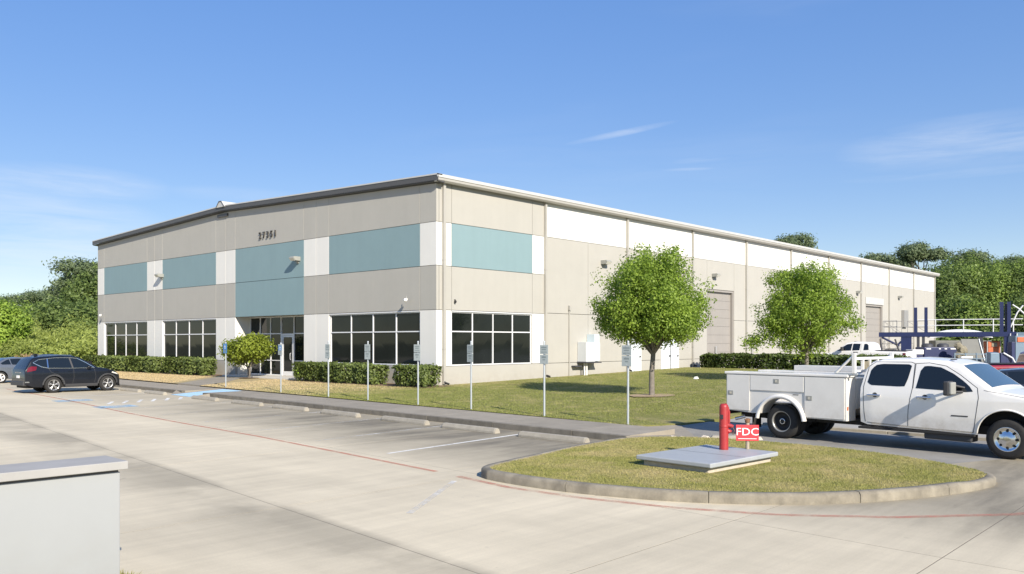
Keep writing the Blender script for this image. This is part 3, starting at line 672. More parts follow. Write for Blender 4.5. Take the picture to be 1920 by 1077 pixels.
# ridge vent
rz = 10.02+19.26*.032
MB().prismx([(18.75, rz+.04), (19.77, rz+.04), (19.4, rz+.40), (19.12, rz+.40)], -.35, BL-.5).build('ridge_vent', 'trimwhite', bld)
MB().tube([(-.37, 18.77, rz+.05), (-.37, 19.13, rz+.40), (-.37, 19.39, rz+.40), (-.37, 19.75, rz+.05)], .02, 6).build('vent_edge', 'fascia', bld)
box('ridge_hood', 'fascia', bld, -.1, .0, 18.9, 20.1, 10.12, 10.30)
# address digits
for i, ch in enumerate('27351'):
    me = text_mesh(ch, .54, .03); me.materials.append(M['digit']); o = link('address_digit', me, bld); v = 15.2-.40*i
    o.matrix_basis = Matrix.Translation((-.05, v, 8.42)) @ Matrix(((0, 0, -1, 0), (-1, 0, 0, 0), (0, 1, 0, 0), (0, 0, 0, 1)))
# wall lamps
def wall_lamp(axis, a, z):
    m = MB(); m.prismy([(0, 0), (-.34, .02), (-.46, .16), (-.40, .24), (0, .24)], -.24, .24)   # x = outward negative
    o = m.build('wall_lamp', 'lampgrey', bld, .01)
    l = MB().prismy([(-.335, .012), (-.452, .152), (-.462, .148), (-.345, .004)], -.2, .2).build('lens', 'lamplens', o)
    a_ = MB().box(-.06, .0, -.12, .12, -.12, .0).build('bracket', 'lampgrey', o)
    if axis == 'x': o.location = (0, a, z)
    else: o.location = (a, 0, z); o.rotation_euler.z = R(90)
wall_lamp('x', 11.35, 6.85); wall_lamp('x', 27.75, 6.78)
for u in (13.15, 26.1, 53.0, 64.6, 38.0): wall_lamp('y', u, 6.85)
for v in (1.85, 37.3):
    o = MB().lathe([(0, 0), (.05, .0), (.09, .1), (.09, .16), (0, .2)], 12).build('flood_lamp', 'signwhite', bld); o.location = (-.22, v, 4.42); o.rotation_euler = (0, R(-125), 0)
    MB().tube([(0, 0, .18), (.02, 0, .02), (.14, 0, -.06)], .02, 6).build('arm', 'lampgrey', o)
o = MB().lathe([(0, -.1), (.05, -.08), (.06, 0), (.03, .03)], 10, (1.15, -.08, 4.30)).tube([(1.15, 0, 4.36), (1.15, -.08, 4.36), (1.15, -.08, 4.32)], .02, 6).build('camera_dome', 'black', bld)
# man doors and wall fittings on the side
for a, b, mm in ((15.95, 16.95, 'doorwhite'), (19.35, 20.35, 'doorwhite'), (20.42, 21.35, 'doorwhite')):
    d = MB().box(a, b, -.06, -.012, .5, 2.66).build('side_door', mm, bld); MB().box(a-.07, a-.004, -.08, -.01, .5, 2.74).box(b+.004, b+.066, -.08, -.01, .5, 2.74).box(a-.003, b+.003, -.08, -.01, 2.665, 2.74).build('door_frame', 'alu', d)
    MB().box(b-.12, b-.06, -.12, -.06, 1.4, 1.5).build('handle', 'black', d)
o = MB().tube([(9.93, -.05, .42), (9.93, -.05, 4.2)], .03, 8).box(9.86, 10.02, -.13, -.012, 4.1, 4.36).build('conduit', 'gutter', bld)
ele = box('meter_cabinet', 'cabinet', bld, 10.70, 11.55, -.62, -.012, 1.24, 2.34, .01); box('meter_cabinet', 'cabinetblue', bld, 11.56, 12.05, -.55, -.012, 1.26, 2.78, .01); box('meter_cabinet', 'cabinet', bld, 12.10, 12.52, -.25, -.012, 1.3, 2.3, .01)
box('cabinet_shelf', 'darksteel', bld, 10.65, 12.1, -.66, -.012, 1.16, 1.235); box('meter_dial', 'black', bld, 12.28, 12.36, -.27, -.25, 1.7, 1.85)
MB().tube([(10.9, -.35, .4), (10.9, -.35, 1.2)], .05, 8).tube([(11.1, -.35, .4), (11.1, -.35, 1.2)], .055, 8).build('conduit', 'wallwhite', bld)
box('conduit', 'darksteel', bld, 10.15, 10.85, -.3, -.012, .95, 1.03)
# sign board over the second dock with faded lettering, grey cabinet
sb = MB().box(55.2, 60.1, -.05, -.012, 5.98, 6.62).build('door_sign', 'trimwhite', bld)
mk('fadedink', (.62, .60, .60), .7)
for x0, pts in ((55.8, [(0, 0), (0, .36), (.25, .1), (.5, .36), (.5, 0)]), (57.1, [(0, 0), (.25, .36)]), (57.9, [(.1, .36), (.1, 0)]), (58.6, [(0, .02), (.3, .18), (.5, .36)]), (59.2, [(.3, .3), (.1, .34), (.3, .1), (.05, .04)])):
    MB().tube([(x0+p, -.056, 6.1+q) for p, q in pts], .035, 4).build('faded_letter', 'fadedink', sb)
box('wall_cabinet', 'railgrey', bld, 65.5, 66.8, -.3, -.012, 3.9, 5.65)
box('wall_cabinet', 'black', bld, 52.4, 53.2, -.12, -.012, 1.6, 2.4)
# wear on the plinth below the corner window
for x0, h in ((4.3, .32), (4.45, .2), (4.75, .38), (4.92, .28)): MB().add([(x0, -.006, .36), (x0+.06, -.006, .36), (x0+.035, -.006, .36+h)], [(0, 1, 2)]).build('stain', 'fascia', bld) if False else None

# ------------------------------------------------------------------ foliage
def leaf_mesh(name, C, N, S, mat, asp=1.7, tint=None, fold=.25):
    """C centres, N normals, S sizes -> folded leaf quads with a tint attribute"""
    n = len(C); r = rng.normal(size=(n, 3)); T = np.cross(N, r); T /= np.linalg.norm(T, axis=1)[:, None]+1e-9; B = np.cross(N, T)
    s = S[:, None]; V = np.empty((n, 4, 3))
    V[:, 0] = C-T*s*asp*.5; V[:, 1] = C+B*s*.5+N*s*fold*.5; V[:, 2] = C+T*s*asp*.5; V[:, 3] = C-B*s*.5+N*s*fold*.5
    me = bpy.data.meshes.new(name); me.vertices.add(n*4); me.vertices.foreach_set('co', V.ravel())
    me.loops.add(n*4); me.loops.foreach_set('vertex_index', np.arange(n*4)); me.polygons.add(n); me.polygons.foreach_set('loop_start', np.arange(n)*4)
    me.update(); a = me.attributes.new('tint', 'FLOAT', 'FACE'); a.data.foreach_set('value', np.clip(tint if tint is not None else rng.random(n), 0, 1).astype(np.float32))
    me.materials.append(M[mat]); me.validate(); return me
def unit(v): return v/(np.linalg.norm(v, axis=1)[:, None]+1e-9)
def crown_pts(lobes, ncl, per, rc, shell=.55, up=.35, flat=1.0):
    """clusters spread through ellipsoid lobes; leaves spread through clusters"""
    lobes = np.array(lobes, float); vol = lobes[:, 3]*lobes[:, 4]*lobes[:, 5]; k = rng.choice(len(lobes), ncl, p=vol/vol.sum()); lb = lobes[k]
    d = unit(rng.normal(size=(ncl, 3))); rad = (shell**3+(1-shell**3)*rng.random(ncl))**(1/3)
    CC = lb[:, :3]+d*rad[:, None]*lb[:, 3:6]
    ci = np.repeat(np.arange(ncl), per); o = rng.normal(size=(ncl*per, 3))*np.array([1, 1, flat]); o = o/np.maximum(1, np.linalg.norm(o, axis=1)[:, None]/2)
    rcs = rc*rng.uniform(.65, 1.3, ncl)
    C = CC[ci]+o*rcs[ci][:, None]*.62
    ctr = lb[ci][:, :3]; out = unit((C-ctr)/lb[ci][:, 3:6])
    N = unit(out*.55+unit(o)*.5+rng.normal(size=C.shape)*.55+np.array([0, 0, up]))
    ct = rng.uniform(-.22, .22, ncl)
    return C, N, CC, rng.normal(.5, .2, len(C))+ct[ci]
def limbs(m, base, fork, targets, r0, r1=.015, n=6):
    b, f = Vector(base), Vector(fork)
    for t in targets:
        t = Vector(t); mid = f.lerp(t, .5)+Vector(rng.normal(size=3)*.12*(t-f).length*.5)+Vector((0, 0, .06*(t-f).length))
        rr = r0*random.uniform(.35, .6); m.tube([f-(f-b)*.12, f.lerp(mid, .5), mid, mid.lerp(t, .6), t], [rr, rr*.8, rr*.6, rr*.4, r1], n, False)
def tree(name, label, cat, loc, trunk, fork, lobes, ncl, per, rc, leaf, mat, bark='bark', r0=.1, shell=.55, group=None, flat=1.0, nl=14, asp=1.7, up=.35):
    t = thing(name, label, cat, loc, 0, group)
    C, N, CC, ti = crown_pts(lobes, ncl, per, rc, shell, up, flat)
    m = MB(); m.tube([(0, 0, -.1), (0, 0, .06), (trunk[0]*.5, trunk[1]*.5, fork[2]*.5), fork], [r0*1.35, r0*1.08, r0*.95, r0*.8], 10, False)
    limbs(m, (0, 0, 0), fork, [tuple(c) for c in CC[rng.choice(len(CC), min(nl, len(CC)), replace=False)]], r0)
    m.build('trunk', bark, t)
    link('crown', leaf_mesh('crown', C, N, leaf*rng.uniform(.7, 1.3, len(C)), mat, asp, ti), t)
    return t
GRP = 'young lawn trees'
def ragged(lobes, n, seed, zc, rz, rr, zmin):
    r_ = random.Random(seed); out = list(lobes)
    for _ in range(n):
        a = r_.uniform(0, 6.283); e = r_.uniform(-.75, 1.0); d = rr*math.cos(e)*r_.uniform(.80, 1.05); z = max(zmin, zc+rz*math.sin(e)*r_.uniform(.85, 1.05)); q = r_.uniform(.32, .62); out.append((d*math.cos(a), d*math.sin(a), z, q, q, q*r_.uniform(.55, .9)))
    return out
# the two young trees on the lawn: full crown, ragged hem, gaps
tree('lawn_tree', 'rounded young green tree on the lawn behind the last grey parking sign', 'tree', (.5, -11.5, hl(.5, 0)), (0, 0), (.05, -.05, 1.75),
     ragged([(0, 0, 3.6, 2.0, 2.0, 1.65), (.1, .1, 4.6, 1.35, 1.35, 1.15), (-.9, .6, 3.0, 1.0, 1.0, .9), (1.0, -.85, 2.9, 1.0, 1.0, .9), (.4, .9, 2.8, 1.0, 1.0, .8), (-.5, -1.0, 2.9, 1.0, 1.0, .9)], 26, 3, 3.65, 1.95, 2.0, 2.2), 700, 66, .30, .060, 'leaf_lawn', r0=.105, shell=.35, group=GRP, nl=40)
tree('lawn_tree', 'young green tree with a low side branch in front of the far hedge', 'tree', (11.9, -12.7, hl(11.9, 0)), (0, 0), (.0, .0, 1.5),
     ragged([(0, 0, 3.4, 1.95, 1.95, 1.75), (-.1, .1, 4.6, 1.15, 1.15, 1.05), (1.0, -1.1, 3.0, 1.1, 1.1, 1.0), (-.9, 1.0, 3.2, 1.0, 1.0, .9), (-1.5, 1.65, 1.95, .75, .75, .28), (-.4, .5, 2.1, 1.2, 1.2, .7), (.4, -.4, 2.1, .9, .9, .6), (0, 0, 1.6, .6, .6, .4)], 24, 5, 3.5, 2.05, 1.95, 1.8), 560, 64, .30, .066, 'leaf_lawn', r0=.10, shell=.35, group=GRP, nl=40)
t = tree('entry_tree', 'low umbrella-shaped yellow-green small tree in front of the entrance', 'tree', (-1.3, 14.3, hl(-1.3, 0)), (.1, 0), (.05, .05, .62),
     [(0, .2, 1.72, 1.3, 1.55, .68), (.1, -.3, 1.9, .8, 1.0, .6), (0, 1.1, 1.3, .7, .85, .6), (0, -.5, 1.35, .7, .7, .45)], 260, 50, .27, .085, 'leaf_small', r0=.06, shell=.5, nl=16)
MB().tube([(.05, .1, -.05), (.15, .35, .45), (.1, .6, 1.1)], [.05, .04, .02], 7).tube([(0, -.08, -.05), (-.1, -.25, .5), (-.05, -.5, 1.2)], [.05, .04, .02], 7).build('trunk', 'bark', t)

def hedge(label, x0, x1, y0, y1, z0, z1, n, leaf, mat, wav=.17, group='clipped hedges'):
    cx_, cy_ = (x0+x1)/2, (y0+y1)/2; t = thing('hedge', label, 'hedge', (cx_, cy_, z0), 0, group)
    hx, hy_, hz = (x1-x0)/2, (y1-y0)/2, z1-z0
    P = rng.uniform(-1, 1, (n, 3)); ax = rng.choice(3, n, p=[.36, .14, .50] if hy_ > hx else [.14, .36, .50]); q = rng.random(n) < .8
    sgn = np.where(rng.random(n) < .5, -1, 1); sgn = np.where(ax == 2, 1, sgn)
    for a in range(3): sel = (ax == a) & q; P[sel, a] = sgn[sel]*(1-np.abs(rng.normal(0, .08, sel.sum())))
    Lc = np.array([hx, hy_, hz/2]); C = P*Lc; 
    bulge = 1+wav*np.sin(C[:, 1]*2.1+C[:, 0]*2.1+rng.random()*6)+wav*.7*np.sin(C[:, 1]*4.7+1+C[:, 0]*3)
    C[:, 0] *= np.where(hy_ > hx, bulge, 1); C[:, 1] *= np.where(hy_ > hx, 1, bulge); 
    zz = (P[:, 2]*.5+.5); C[:, 2] = hz*zz*(.72+.28*bulge); 
    pinch = 1-.28*(1-zz)**2; C[:, 0] *= pinch; C[:, 1] = np.where(hy_ > hx, C[:, 1], C[:, 1]*pinch)
    keep = (zz > .16) | (rng.random(n) < .35); C = C[keep]; P_ = P[keep]
    N = unit(P_*np.array([1, 1, .8])+rng.normal(size=C.shape)*.7+np.array([0, 0, .25])); C += rng.normal(size=C.shape)*.03
    link('foliage', leaf_mesh('foliage', C, N, leaf*rng.uniform(.65, 1.35, len(C)), mat, 1.6), t)
    m = MB(); L_ = max(hx, hy_)*2; k = max(2, int(L_/.7))
    for i in range(k):
        u = (-.5+(i+.5)/k)*L_; bx, by = (0, u) if hy_ > hx else (u, 0)
        for j in range(4):
            a = random.uniform(0, 6.28); m.tube([(bx, by, -.05), (bx+.12*math.cos(a), by+.12*math.sin(a), hz*.35), (bx+.3*min(hx, hy_)*math.cos(a), by+.3*math.sin(a), hz*.8)], [.025, .02, .012], 5, False)
    tag(m.build('stem', 'bark', t), kind='stuff')
    return t
hedge('short green hedge at the building corner, right of the bare gap', -1.5, -.35, -.70, 1.45, .28, 1.20, 4300, .085, 'leaf_hedge')
hedge('long green hedge below the office window right of the entrance', -1.45, -.35, 2.95, 9.6, .28, 1.20, 10500, .085, 'leaf_hedge')
hedge('green hedge left of the small entry tree', -1.5, -.4, 19.4, 24.4, .27, 1.28, 6500, .10, 'leaf_hedge')
hedge('green hedge below the second window from the left end', -1.5, -.4, 25.6, 29.9, .27, 1.25, 4800, .11, 'leaf_hedge')
hedge('green hedge at the far left end of the office front', -1.5, -.4, 30.4, 37.6, .27, 1.24, 7000, .12, 'leaf_hedge')
hd_t = hedge('long dark hedge between the lawn and the truck yard', 22.5, 23.7, -13.8, -.9, .5, 1.5, 12000, .13, 'leaf_hedge_dark')

# grass blades
def blades(name, label, sampler, dens_area, hgt, wid, mat='blades'):
    x, y, z = sampler(); n = len(x); a = rng.uniform(0, 2*np.pi, n); h = hgt*rng.uniform(.5, 1.25, n); wd = wid*rng.uniform(.7, 1.3, n); le = rng.uniform(0, 2*np.pi, n); lm_ = h*rng.uniform(.2, .9, n)
    V = np.empty((n, 3, 3)); V[:, 0] = np.stack([x-np.cos(a)*wd/2, y-np.sin(a)*wd/2, z], 1); V[:, 1] = np.stack([x+np.cos(a)*wd/2, y+np.sin(a)*wd/2, z], 1); V[:, 2] = np.stack([x+np.cos(le)*lm_, y+np.sin(le)*lm_, z+h], 1)
    me = bpy.data.meshes.new(name); me.vertices.add(n*3); me.vertices.foreach_set('co', V.ravel()); me.loops.add(n*3); me.loops.foreach_set('vertex_index', np.arange(n*3)); me.polygons.add(n); me.polygons.foreach_set('loop_start', np.arange(n)*3); me.update()
    at_ = me.attributes.new('tint', 'FLOAT', 'FACE'); at_.data.foreach_set('value', rng.random(n).astype(np.float32)); me.materials.append(M[mat]); me.validate()
    return tag(link(name, me), label, 'grass', kind='stuff')
poly = np.array([tuple(inward(i, .13)) for i in range(0, NR, 2)])
def inpoly(x, y):
    c = np.zeros(len(x), bool); n = len(poly); j = n-1
    for i_ in range(n):
        xi, yi = poly[i_]; xj_, yj = poly[j]
        c ^= ((yi > y) != (yj > y)) & (x < (xj_-xi)*(y-yi)/(yj-yi+1e-12)+xi); j = i_
    return c
def s_isl():
    n = 260000; x = rng.uniform(-16.6, -9, n); y = rng.uniform(-25.8, -18, n); k = inpoly(x, y) & ~((x > -14.2) & (x < -12.0) & (y > -22.3) & (y < -20.6)); return x[k], y[k], np.full(k.sum(), .137)
blades('grass', 'short patchy yellow-green grass on the kerbed island', s_isl, 0, .026, .010)
def s_lawn():
    n = 210000; y = -16.7+16.7*rng.random(n)**.9; x = xb(y)+(22.5-xb(y))*rng.random(n)**1.35; return x, y, hl(x, y)-.005
blades('grass', 'mown green lawn along the long side wall', s_lawn, 0, .03, .022, 'blades_lawn')
def s_front():
    n = 60000; y = rng.uniform(0, 42, n); x = xb(y)+(0-xb(y))*rng.random(n); k = ~((x > -1.5) & (y < 10.2)) & ~((x > -1.5) & (y > 18.4)) & ~((x > -1.0) & (y > 10.2)) & ~((y > 10.2+.35*(x+6.4)) & (y < 13.6+.95*(x+6.4)) & (y < 18.2)); x, y = x[k], y[k]; return x, y, .165+.0163*np.clip(x+8, 0, 32)-.005
blades('grass', 'thin brown dormant turf in front of the office', s_front, 0, .04, .03)
def s_edge():
    n = 3000; x = rng.uniform(-24.6, -22.75, n); y = rng.uniform(-23.6, -20.6, n); k = (x+.35*(y+22) < -22.9); return x[k], y[k], np.full(k.sum(), .10)

# ------------------------------------------------------------------ woods
def wtree(label, x, y, h, rx, mat, kind='leaf', group='trees beyond the yard', n=1.0, z0=0, leaf=.34):
    nm = {'leaf': 'leafy_tree', 'pine': 'pine_tree'}[kind]
    if kind == 'leaf':
        lobes = [(0, 0, h*.58, rx, rx, h*.40)]+[(rx*.62*math.cos(a), rx*.62*math.sin(a), h*random.uniform(.35, .8), rx*.55, rx*.55, h*.2) for a in [random.uniform(0, 6.28) for _ in range(7)]]
        return tree(nm, label, 'tree', (x, y, z0), (.2, .1), (0, 0, h*.28), lobes, int(230*n), 58, rx*.24, leaf*.62, mat, 'barkdark', r0=.22, shell=.45, group=group, nl=10)
    lobes = [(random.uniform(-.2, .2)*rx, random.uniform(-.2, .2)*rx, h*.90, rx*.42, rx*.42, h*.07)]
    for i in range(13):
        a = random.uniform(0, 6.28); q_ = random.uniform(.5, .95); d = random.uniform(.3, .95)*rx*(1.15-.55*q_); lobes.append((d*math.cos(a), d*math.sin(a), h*q_, rx*.30, rx*.30, h*.04))
    return tree(nm, label, 'tree', (x, y, z0), (.3, .1), (0, 0, h*.55), lobes, int(150*n), 44, rx*.17, leaf*.5, mat, 'barkdark', r0=.26, shell=.3, group=group, flat=.6, nl=22, asp=2.4)
def site(px, Y):     # map bearing and distance from the street onto the site
    X = (px-960)/1587.0*Y; th = R(42.25); P = (X+3.529, Y-39.58)
    return P[0]*math.sin(th)+P[1]*math.cos(th), -P[0]*math.cos(th)+P[1]*math.sin(th)
RW = [(1775, 122, 14.0, 4.6, 'leaf_wood', 'dark leafy tree closest to the far end of the building'), (1800, 128, 16.0, 4.2, 'leaf_wood', 'tall dark tree with a domed top right of the building end'), (1835, 124, 14.5, 5.0, 'leaf_wood_bright', 'bright green tree behind the middle of the white railing'),
      (1868, 130, 15.2, 4.6, 'leaf_wood', 'dull green tree behind the twin blue posts'), (1905, 126, 14.6, 4.8, 'leaf_wood_bright', 'bright green tree second from the right edge of the woods'), (1945, 122, 14.2, 5.0, 'leaf_wood', 'dark tree at the right edge of the woods'),
      (1820, 110, 8.0, 4.2, 'leaf_wood_bright', 'low bright bushy tree in front of the woods behind the railing'), (1890, 108, 7.0, 4.0, 'leaf_wood', 'low dark bushy tree in front of the woods right of the railing'), (1770, 112, 8.2, 3.2, 'leaf_wood', 'low dark bush beside the far corner of the building'), (1940, 106, 8.5, 4.0, 'leaf_wood', 'low tree at the right picture edge')]
for px, Y, h, rx, mt, lb in RW: x, y = site(px, Y); wtree(lb, x, y, h, rx, mt, n=1.15)
for px, Y, h, rx, lb in ((1488, 150, 22.0, 6.2, 'lone dark pine crown showing above the middle of the roof'), (1645, 150, 18.6, 6.0, 'low pine crown showing above the roof near its far end'), (1727, 140, 19.2, 5.2, 'open-branched pine rising above the far end of the roof'), (1680, 152, 17.6, 5.0, 'small pine crown between two others above the roof'), (1822, 140, 17.8, 6.0, 'pine with a rounded top behind the woods'), (1890, 150, 17.6, 5.5, 'pine top sticking out of the woods near the right edge')):
    x, y = site(px, Y); wtree(lb, x, y, h, rx, 'leaf_pine', 'pine', 'pines behind the building', 1.7, leaf=.4)
LW = [(158, 112, 13.6, 5.6, 'leaf_pine', 'pine', 'tall pine beside the left end of the building'), (128, 116, 11.6, 4.4, 'leaf_pine', 'pine', 'tall pine with a long branch to the left, second from the building'), (185, 108, 12.5, 4.0, 'leaf_wood', 'leaf', 'tall dark tree half hidden by the left end of the building'),
      (70, 150, 11.5, 5.0, 'leaf_pine', 'pine', 'distant pine in the left tree line, right of the round tree'), (95, 160, 11.8, 5.0, 'leaf_wood', 'leaf', 'distant leafy tree in the middle of the left tree line'), (30, 165, 11.6, 5.0, 'leaf_pine', 'pine', 'distant pine near the left edge of the tree line'), (5, 158, 10.6, 5.5, 'leaf_wood', 'leaf', 'distant leafy tree at the left edge of the tree line'),
      (150, 98, 6.9, 4.2, 'leaf_wood', 'leaf', 'dark rounded tree below the tall pines'), (110, 104, 7.2, 4.0, 'leaf_wood', 'leaf', 'dark middle-height tree left of the tall pines'), (60, 120, 7.6, 5.0, 'leaf_wood_bright', 'leaf', 'mid-green tree in the gap of the left woods'), (180, 92, 6.5, 3.5, 'leaf_wood', 'leaf', 'dark tree against the left end wall'), (25, 128, 7.8, 5, 'leaf_wood_bright', 'leaf', 'mid-green tree behind the round bright tree'), (-30, 140, 9.5, 5, 'leaf_wood', 'leaf', 'tree just past the left picture edge')]
for px, Y, h, rx, mt, k, lb in LW: x, y = site(px, Y); wtree(lb, x, y, h, rx, mt, k, 'trees left of the building', 1.1)
x, y = site(-12, 72); tree('round_tree', 'bright green rounded tree at the left edge of the photo', 'tree', (x, y, 0), (0, 0), (0, 0, 1.3), [(0, 0, 3.3, 2.7, 2.7, 2.5), (.6, .2, 3.9, 2.1, 2.1, 1.9)], 330, 40, .5, .17, 'leaf_round', r0=.12, shell=.45)
# scrub and dry weeds between the lot and the left woods: one uncountable mass
def scrub():
    n = 150000; px = rng.uniform(-120, 330, n); Y = rng.uniform(66, 96, n); X = (px-960)/1587.0*Y; th = R(42.25); P0 = X+3.529; P1 = Y-39.58
    x = P0*math.sin(th)+P1*math.cos(th); y = -P0*math.cos(th)+P1*math.sin(th)
    k = (y > 41) & ((x < -3) | (y > 41)); x, y, Y = x[k], y[k], Y[k]; n = len(x)
    top = (1.9+(Y-66)*.115)*(.75+.35*np.sin(x*.9+y*.4)*np.sin(x*.35-y*.8)+.18*np.sin(x*2.3)*np.sin(y*2.7)); z = top*rng.random(n)**.6
    C = np.stack([x, y, z], 1)+rng.normal(size=(n, 3))*.12; N = unit(rng.normal(size=(n, 3))+np.array([-.5, -.5, .6])); ti = .5+.35*np.sin(x*.5+1)*np.sin(y*.45)+rng.normal(0, .2, n)
    tag(link('scrub', leaf_mesh('scrub', C, N, .115*rng.uniform(.6, 1.4, n), 'leaf_scrub', 2.8, ti)), 'tangled light green scrub between the parking lot and the woods', 'scrub', kind='stuff')
    n = 9000; px = rng.uniform(-60, 330, n); Y = rng.uniform(61, 67, n); X = (px-960)/1587.0*Y; P0 = X+3.529; P1 = Y-39.58
    x = P0*math.sin(th)+P1*math.cos(th); y = -P0*math.cos(th)+P1*math.sin(th); k = (y > 39.5); x, y = x[k], y[k]; n = len(x)
    C = np.stack([x, y, rng.random(n)**1.3*(.9+.5*np.sin(x*1.3))], 1); N = unit(rng.normal(size=(n, 3))*np.array([1, 1, .3])+np.array([-.4, -.6, 0]))
    tag(link('dry_weeds', leaf_mesh('dry_weeds', C, N, .09*rng.uniform(.6, 1.4, n), 'leaf_dry', 4.5)), 'strip of dry brown weeds at the foot of the scrub', 'weeds', kind='stuff')
    # undergrowth closing the foot of the right-hand woods
    n = 26000; px = rng.uniform(1740, 2000, n); Y = rng.uniform(100, 128, n); X = (px-960)/1587.0*Y; P0 = X+3.529; P1 = Y-39.58
    x = P0*math.sin(th)+P1*math.cos(th); y = -P0*math.cos(th)+P1*math.sin(th); C = np.stack([x, y, rng.random(n)*4.2*(.6+.4*np.sin(x*.7)*np.sin(y*.6))], 1); N = unit(rng.normal(size=(n, 3))+np.array([-.4, -.4, .5]))
    k = x > 78; C, N = C[k], N[k]; tag(link('undergrowth', leaf_mesh('undergrowth', C, N, .36*rng.uniform(.6, 1.4, len(C)), 'leaf_wood', 1.8)), 'dark green undergrowth at the foot of the right woods', 'undergrowth', kind='stuff')
scrub()
x, y = site(162, 62); sf = thing('silt_fence', 'low black fabric fence left of the office hedge', 'fence', (x, y, 0), R(20))
for i in range(7): MB().box(-6+i*1.7, -6+i*1.7+1.68, -.01, .01, .05, .95).build('fabric_panel', 'siltfence', sf); MB().box(-6.03+i*1.7, -5.97+i*1.7, .012, .05, -.05, 1.05).build('stake', 'postwood', sf)

# ------------------------------------------------------------------ parking signs
sign_ys = [(8.0, 'a'), (2.7, 'a'), (-1.36, 'n'), (-4.1, 'n'), (-7.14, 'n'), (-9.93, 'n'), (-13.2, 'n'), (-16.3, 'n')]
sign_lb = ['accessible parking sign with a blue plate left of the small entry tree', 'accessible parking sign with a blue-edged plate in front of the entrance door', 'grey two-plate parking sign in front of the white pilaster right of the entrance', 'grey two-plate parking sign in front of the left half of the office window', 'grey two-plate parking sign in front of the right edge of the office window', 'grey two-plate parking sign in front of the corner window', 'grey two-plate parking sign in front of the first downspout past the corner', 'grey two-plate parking sign nearest the camera, just left of the lawn tree']
for (y, k), lb in zip(sign_ys, sign_lb):
    x = xb(y)+.14+(.15 if k == 'a' else 0); z0 = hl(x, y)-.03; top = {8.0: 2.30, 2.7: 2.28}.get(y, 2.34)
    t = thing('parking_sign', lb, 'sign', (x, y, z0), random.uniform(-.12, .12), 'parking signs on posts'); lean = random.uniform(-.012, .012)
    H_ = top-z0
    MB().tube([(0, 0, -.1), (lean, lean, H_*.5), (lean*2, lean*2, H_)], .03, 10).lathe([(.031, 0), (.034, .02), (.02, .04), (0, .045)], 10, (lean*2, lean*2, H_)).build('post', 'galv', t)
    def plate(z, hgt, mat):
        p = MB().box(-.045+lean*2, -.037+lean*2, -.152, .152, z, z+hgt).build('sign_plate', mat, t, .004)
        b = MB()
        for bz in (z+.03, z+hgt-.03): b.lathe([(0, -.006), (.010, -.006), (.010, .003)], 6, (-.047+lean*2, 0, bz), 'x')
        b.build('bolt', 'galv', p); b = None
        return p
    def mark(p, rows):
        for (z, h, wd) in rows: MB().box(-.0475+lean*2, -.0455+lean*2, -wd/2, wd/2, z, z+h).build('print', 'plateink', p)
    if k == 'n':
        zt = H_-.08; p = plate(zt-.27, .27, 'platewhite'); mark(p, [(zt-.09, .035, .2), (zt-.15, .03, .16), (zt-.22, .022, .21)])
        p = plate(zt-.56, .275, 'platewhite'); mark(p, [(zt-.38, .045, .16), (zt-.45, .03, .10)])
    else:
        zt = H_-.03; p = plate(zt-.46, .46, 'platewhite' if y < 5 else 'plateblue')
        q = MB().box(-.049+lean*2, -.0455+lean*2, -.12, .12, zt-.27, zt-.05).build('symbol_field', 'plateblue', p)
        if True:
            c = MB().lathe([(.045, 0), (.062, 0)], 14, (-.05+lean*2, -.01, zt-.19), 'x', False).box(-.051+lean*2, -.0495+lean*2, -.012, .012, zt-.17, zt-.10).lathe([(0, 0), (.018, 0)], 10, (-.05+lean*2, 0, zt-.078), 'x', False).build('symbol', 'signwhite', p)
        mark(p, [(zt-.34, .03, .2), (zt-.40, .03, .18)])

# ------------------------------------------------------------------ fire department vault on the island
va = thing('utility_vault', 'low concrete vault with a grey-blue painted lid on the grass island', 'vault', (-13.1, -21.5, .13), R(-4))
MB().box(-1.03, 1.03, -.68, .68, -.05, .10).build('base', 'vault', va, .02)
ld = MB().box(-1.12, 1.12, -.78, .78, .108, .19).build('lid', 'lid', va, .018); MB().box(-.006, .006, -.76, .76, .1905, .1915).build('seam', 'plastic', ld)
rs = thing('standpipe', 'red fire department standpipe on the vault lid', 'standpipe', (-12.42, -21.45, .322))
MB().lathe([(.085, 0), (.085, .80), (.08, .83), (.055, .86), (0, .865)], 20).lathe([(.087, .42), (.09, .425), (.09, .45), (.087, .455)], 20).build('pipe', 'fdcred', rs)
MB().tube([(.03, -.03, .85), (.03, -.03, .875)], .02, 8).build('plug', 'rust', rs)
MB().box(-.095, -.08, -.03, .03, .58, .66).build('tag', 'plastic', rs)
MB().tube([(.045, -.055, .80), (.06, -.075, .7), (.06, -.075, .5)], .022, 8).build('side_pipe', 'fdcred', rs)
for i_, (zz, dy) in enumerate(((.46, -.02), (.36, .02))): MB().tube([(.02, -.05, zz), (.06, -.105+dy, zz-.02), (.065, -.12+dy, zz-.04)], [.045, .04, .048], 10).build('hose_inlet', 'fdcred', rs)
MB().tube([(.09, -.12, .44), (.11, -.16, .36), (.10, -.14, .28), (.09, -.1, .34)], .008, 5).build('chain', 'rust', rs)
fs = thing('fdc_sign', 'red FDC sign on a tan pipe at the right side of the vault lid', 'sign', (-12.06, -21.75, .322))
MB().tube([(0, 0, 0), (0, 0, .5)], .036, 12).build('post', 'postwood', fs)
MB().tube([(0, 0, .5), (0, 0, .58)], .028, 10).lathe([(.045, .5), (.05, .52), (.045, .56)], 8).tube([(-.05, .03, .56), (.05, -.03, .56)], .014, 6).build('valve', 'rust', fs)
sg = bpy.data.objects.new('sign_board', None); 
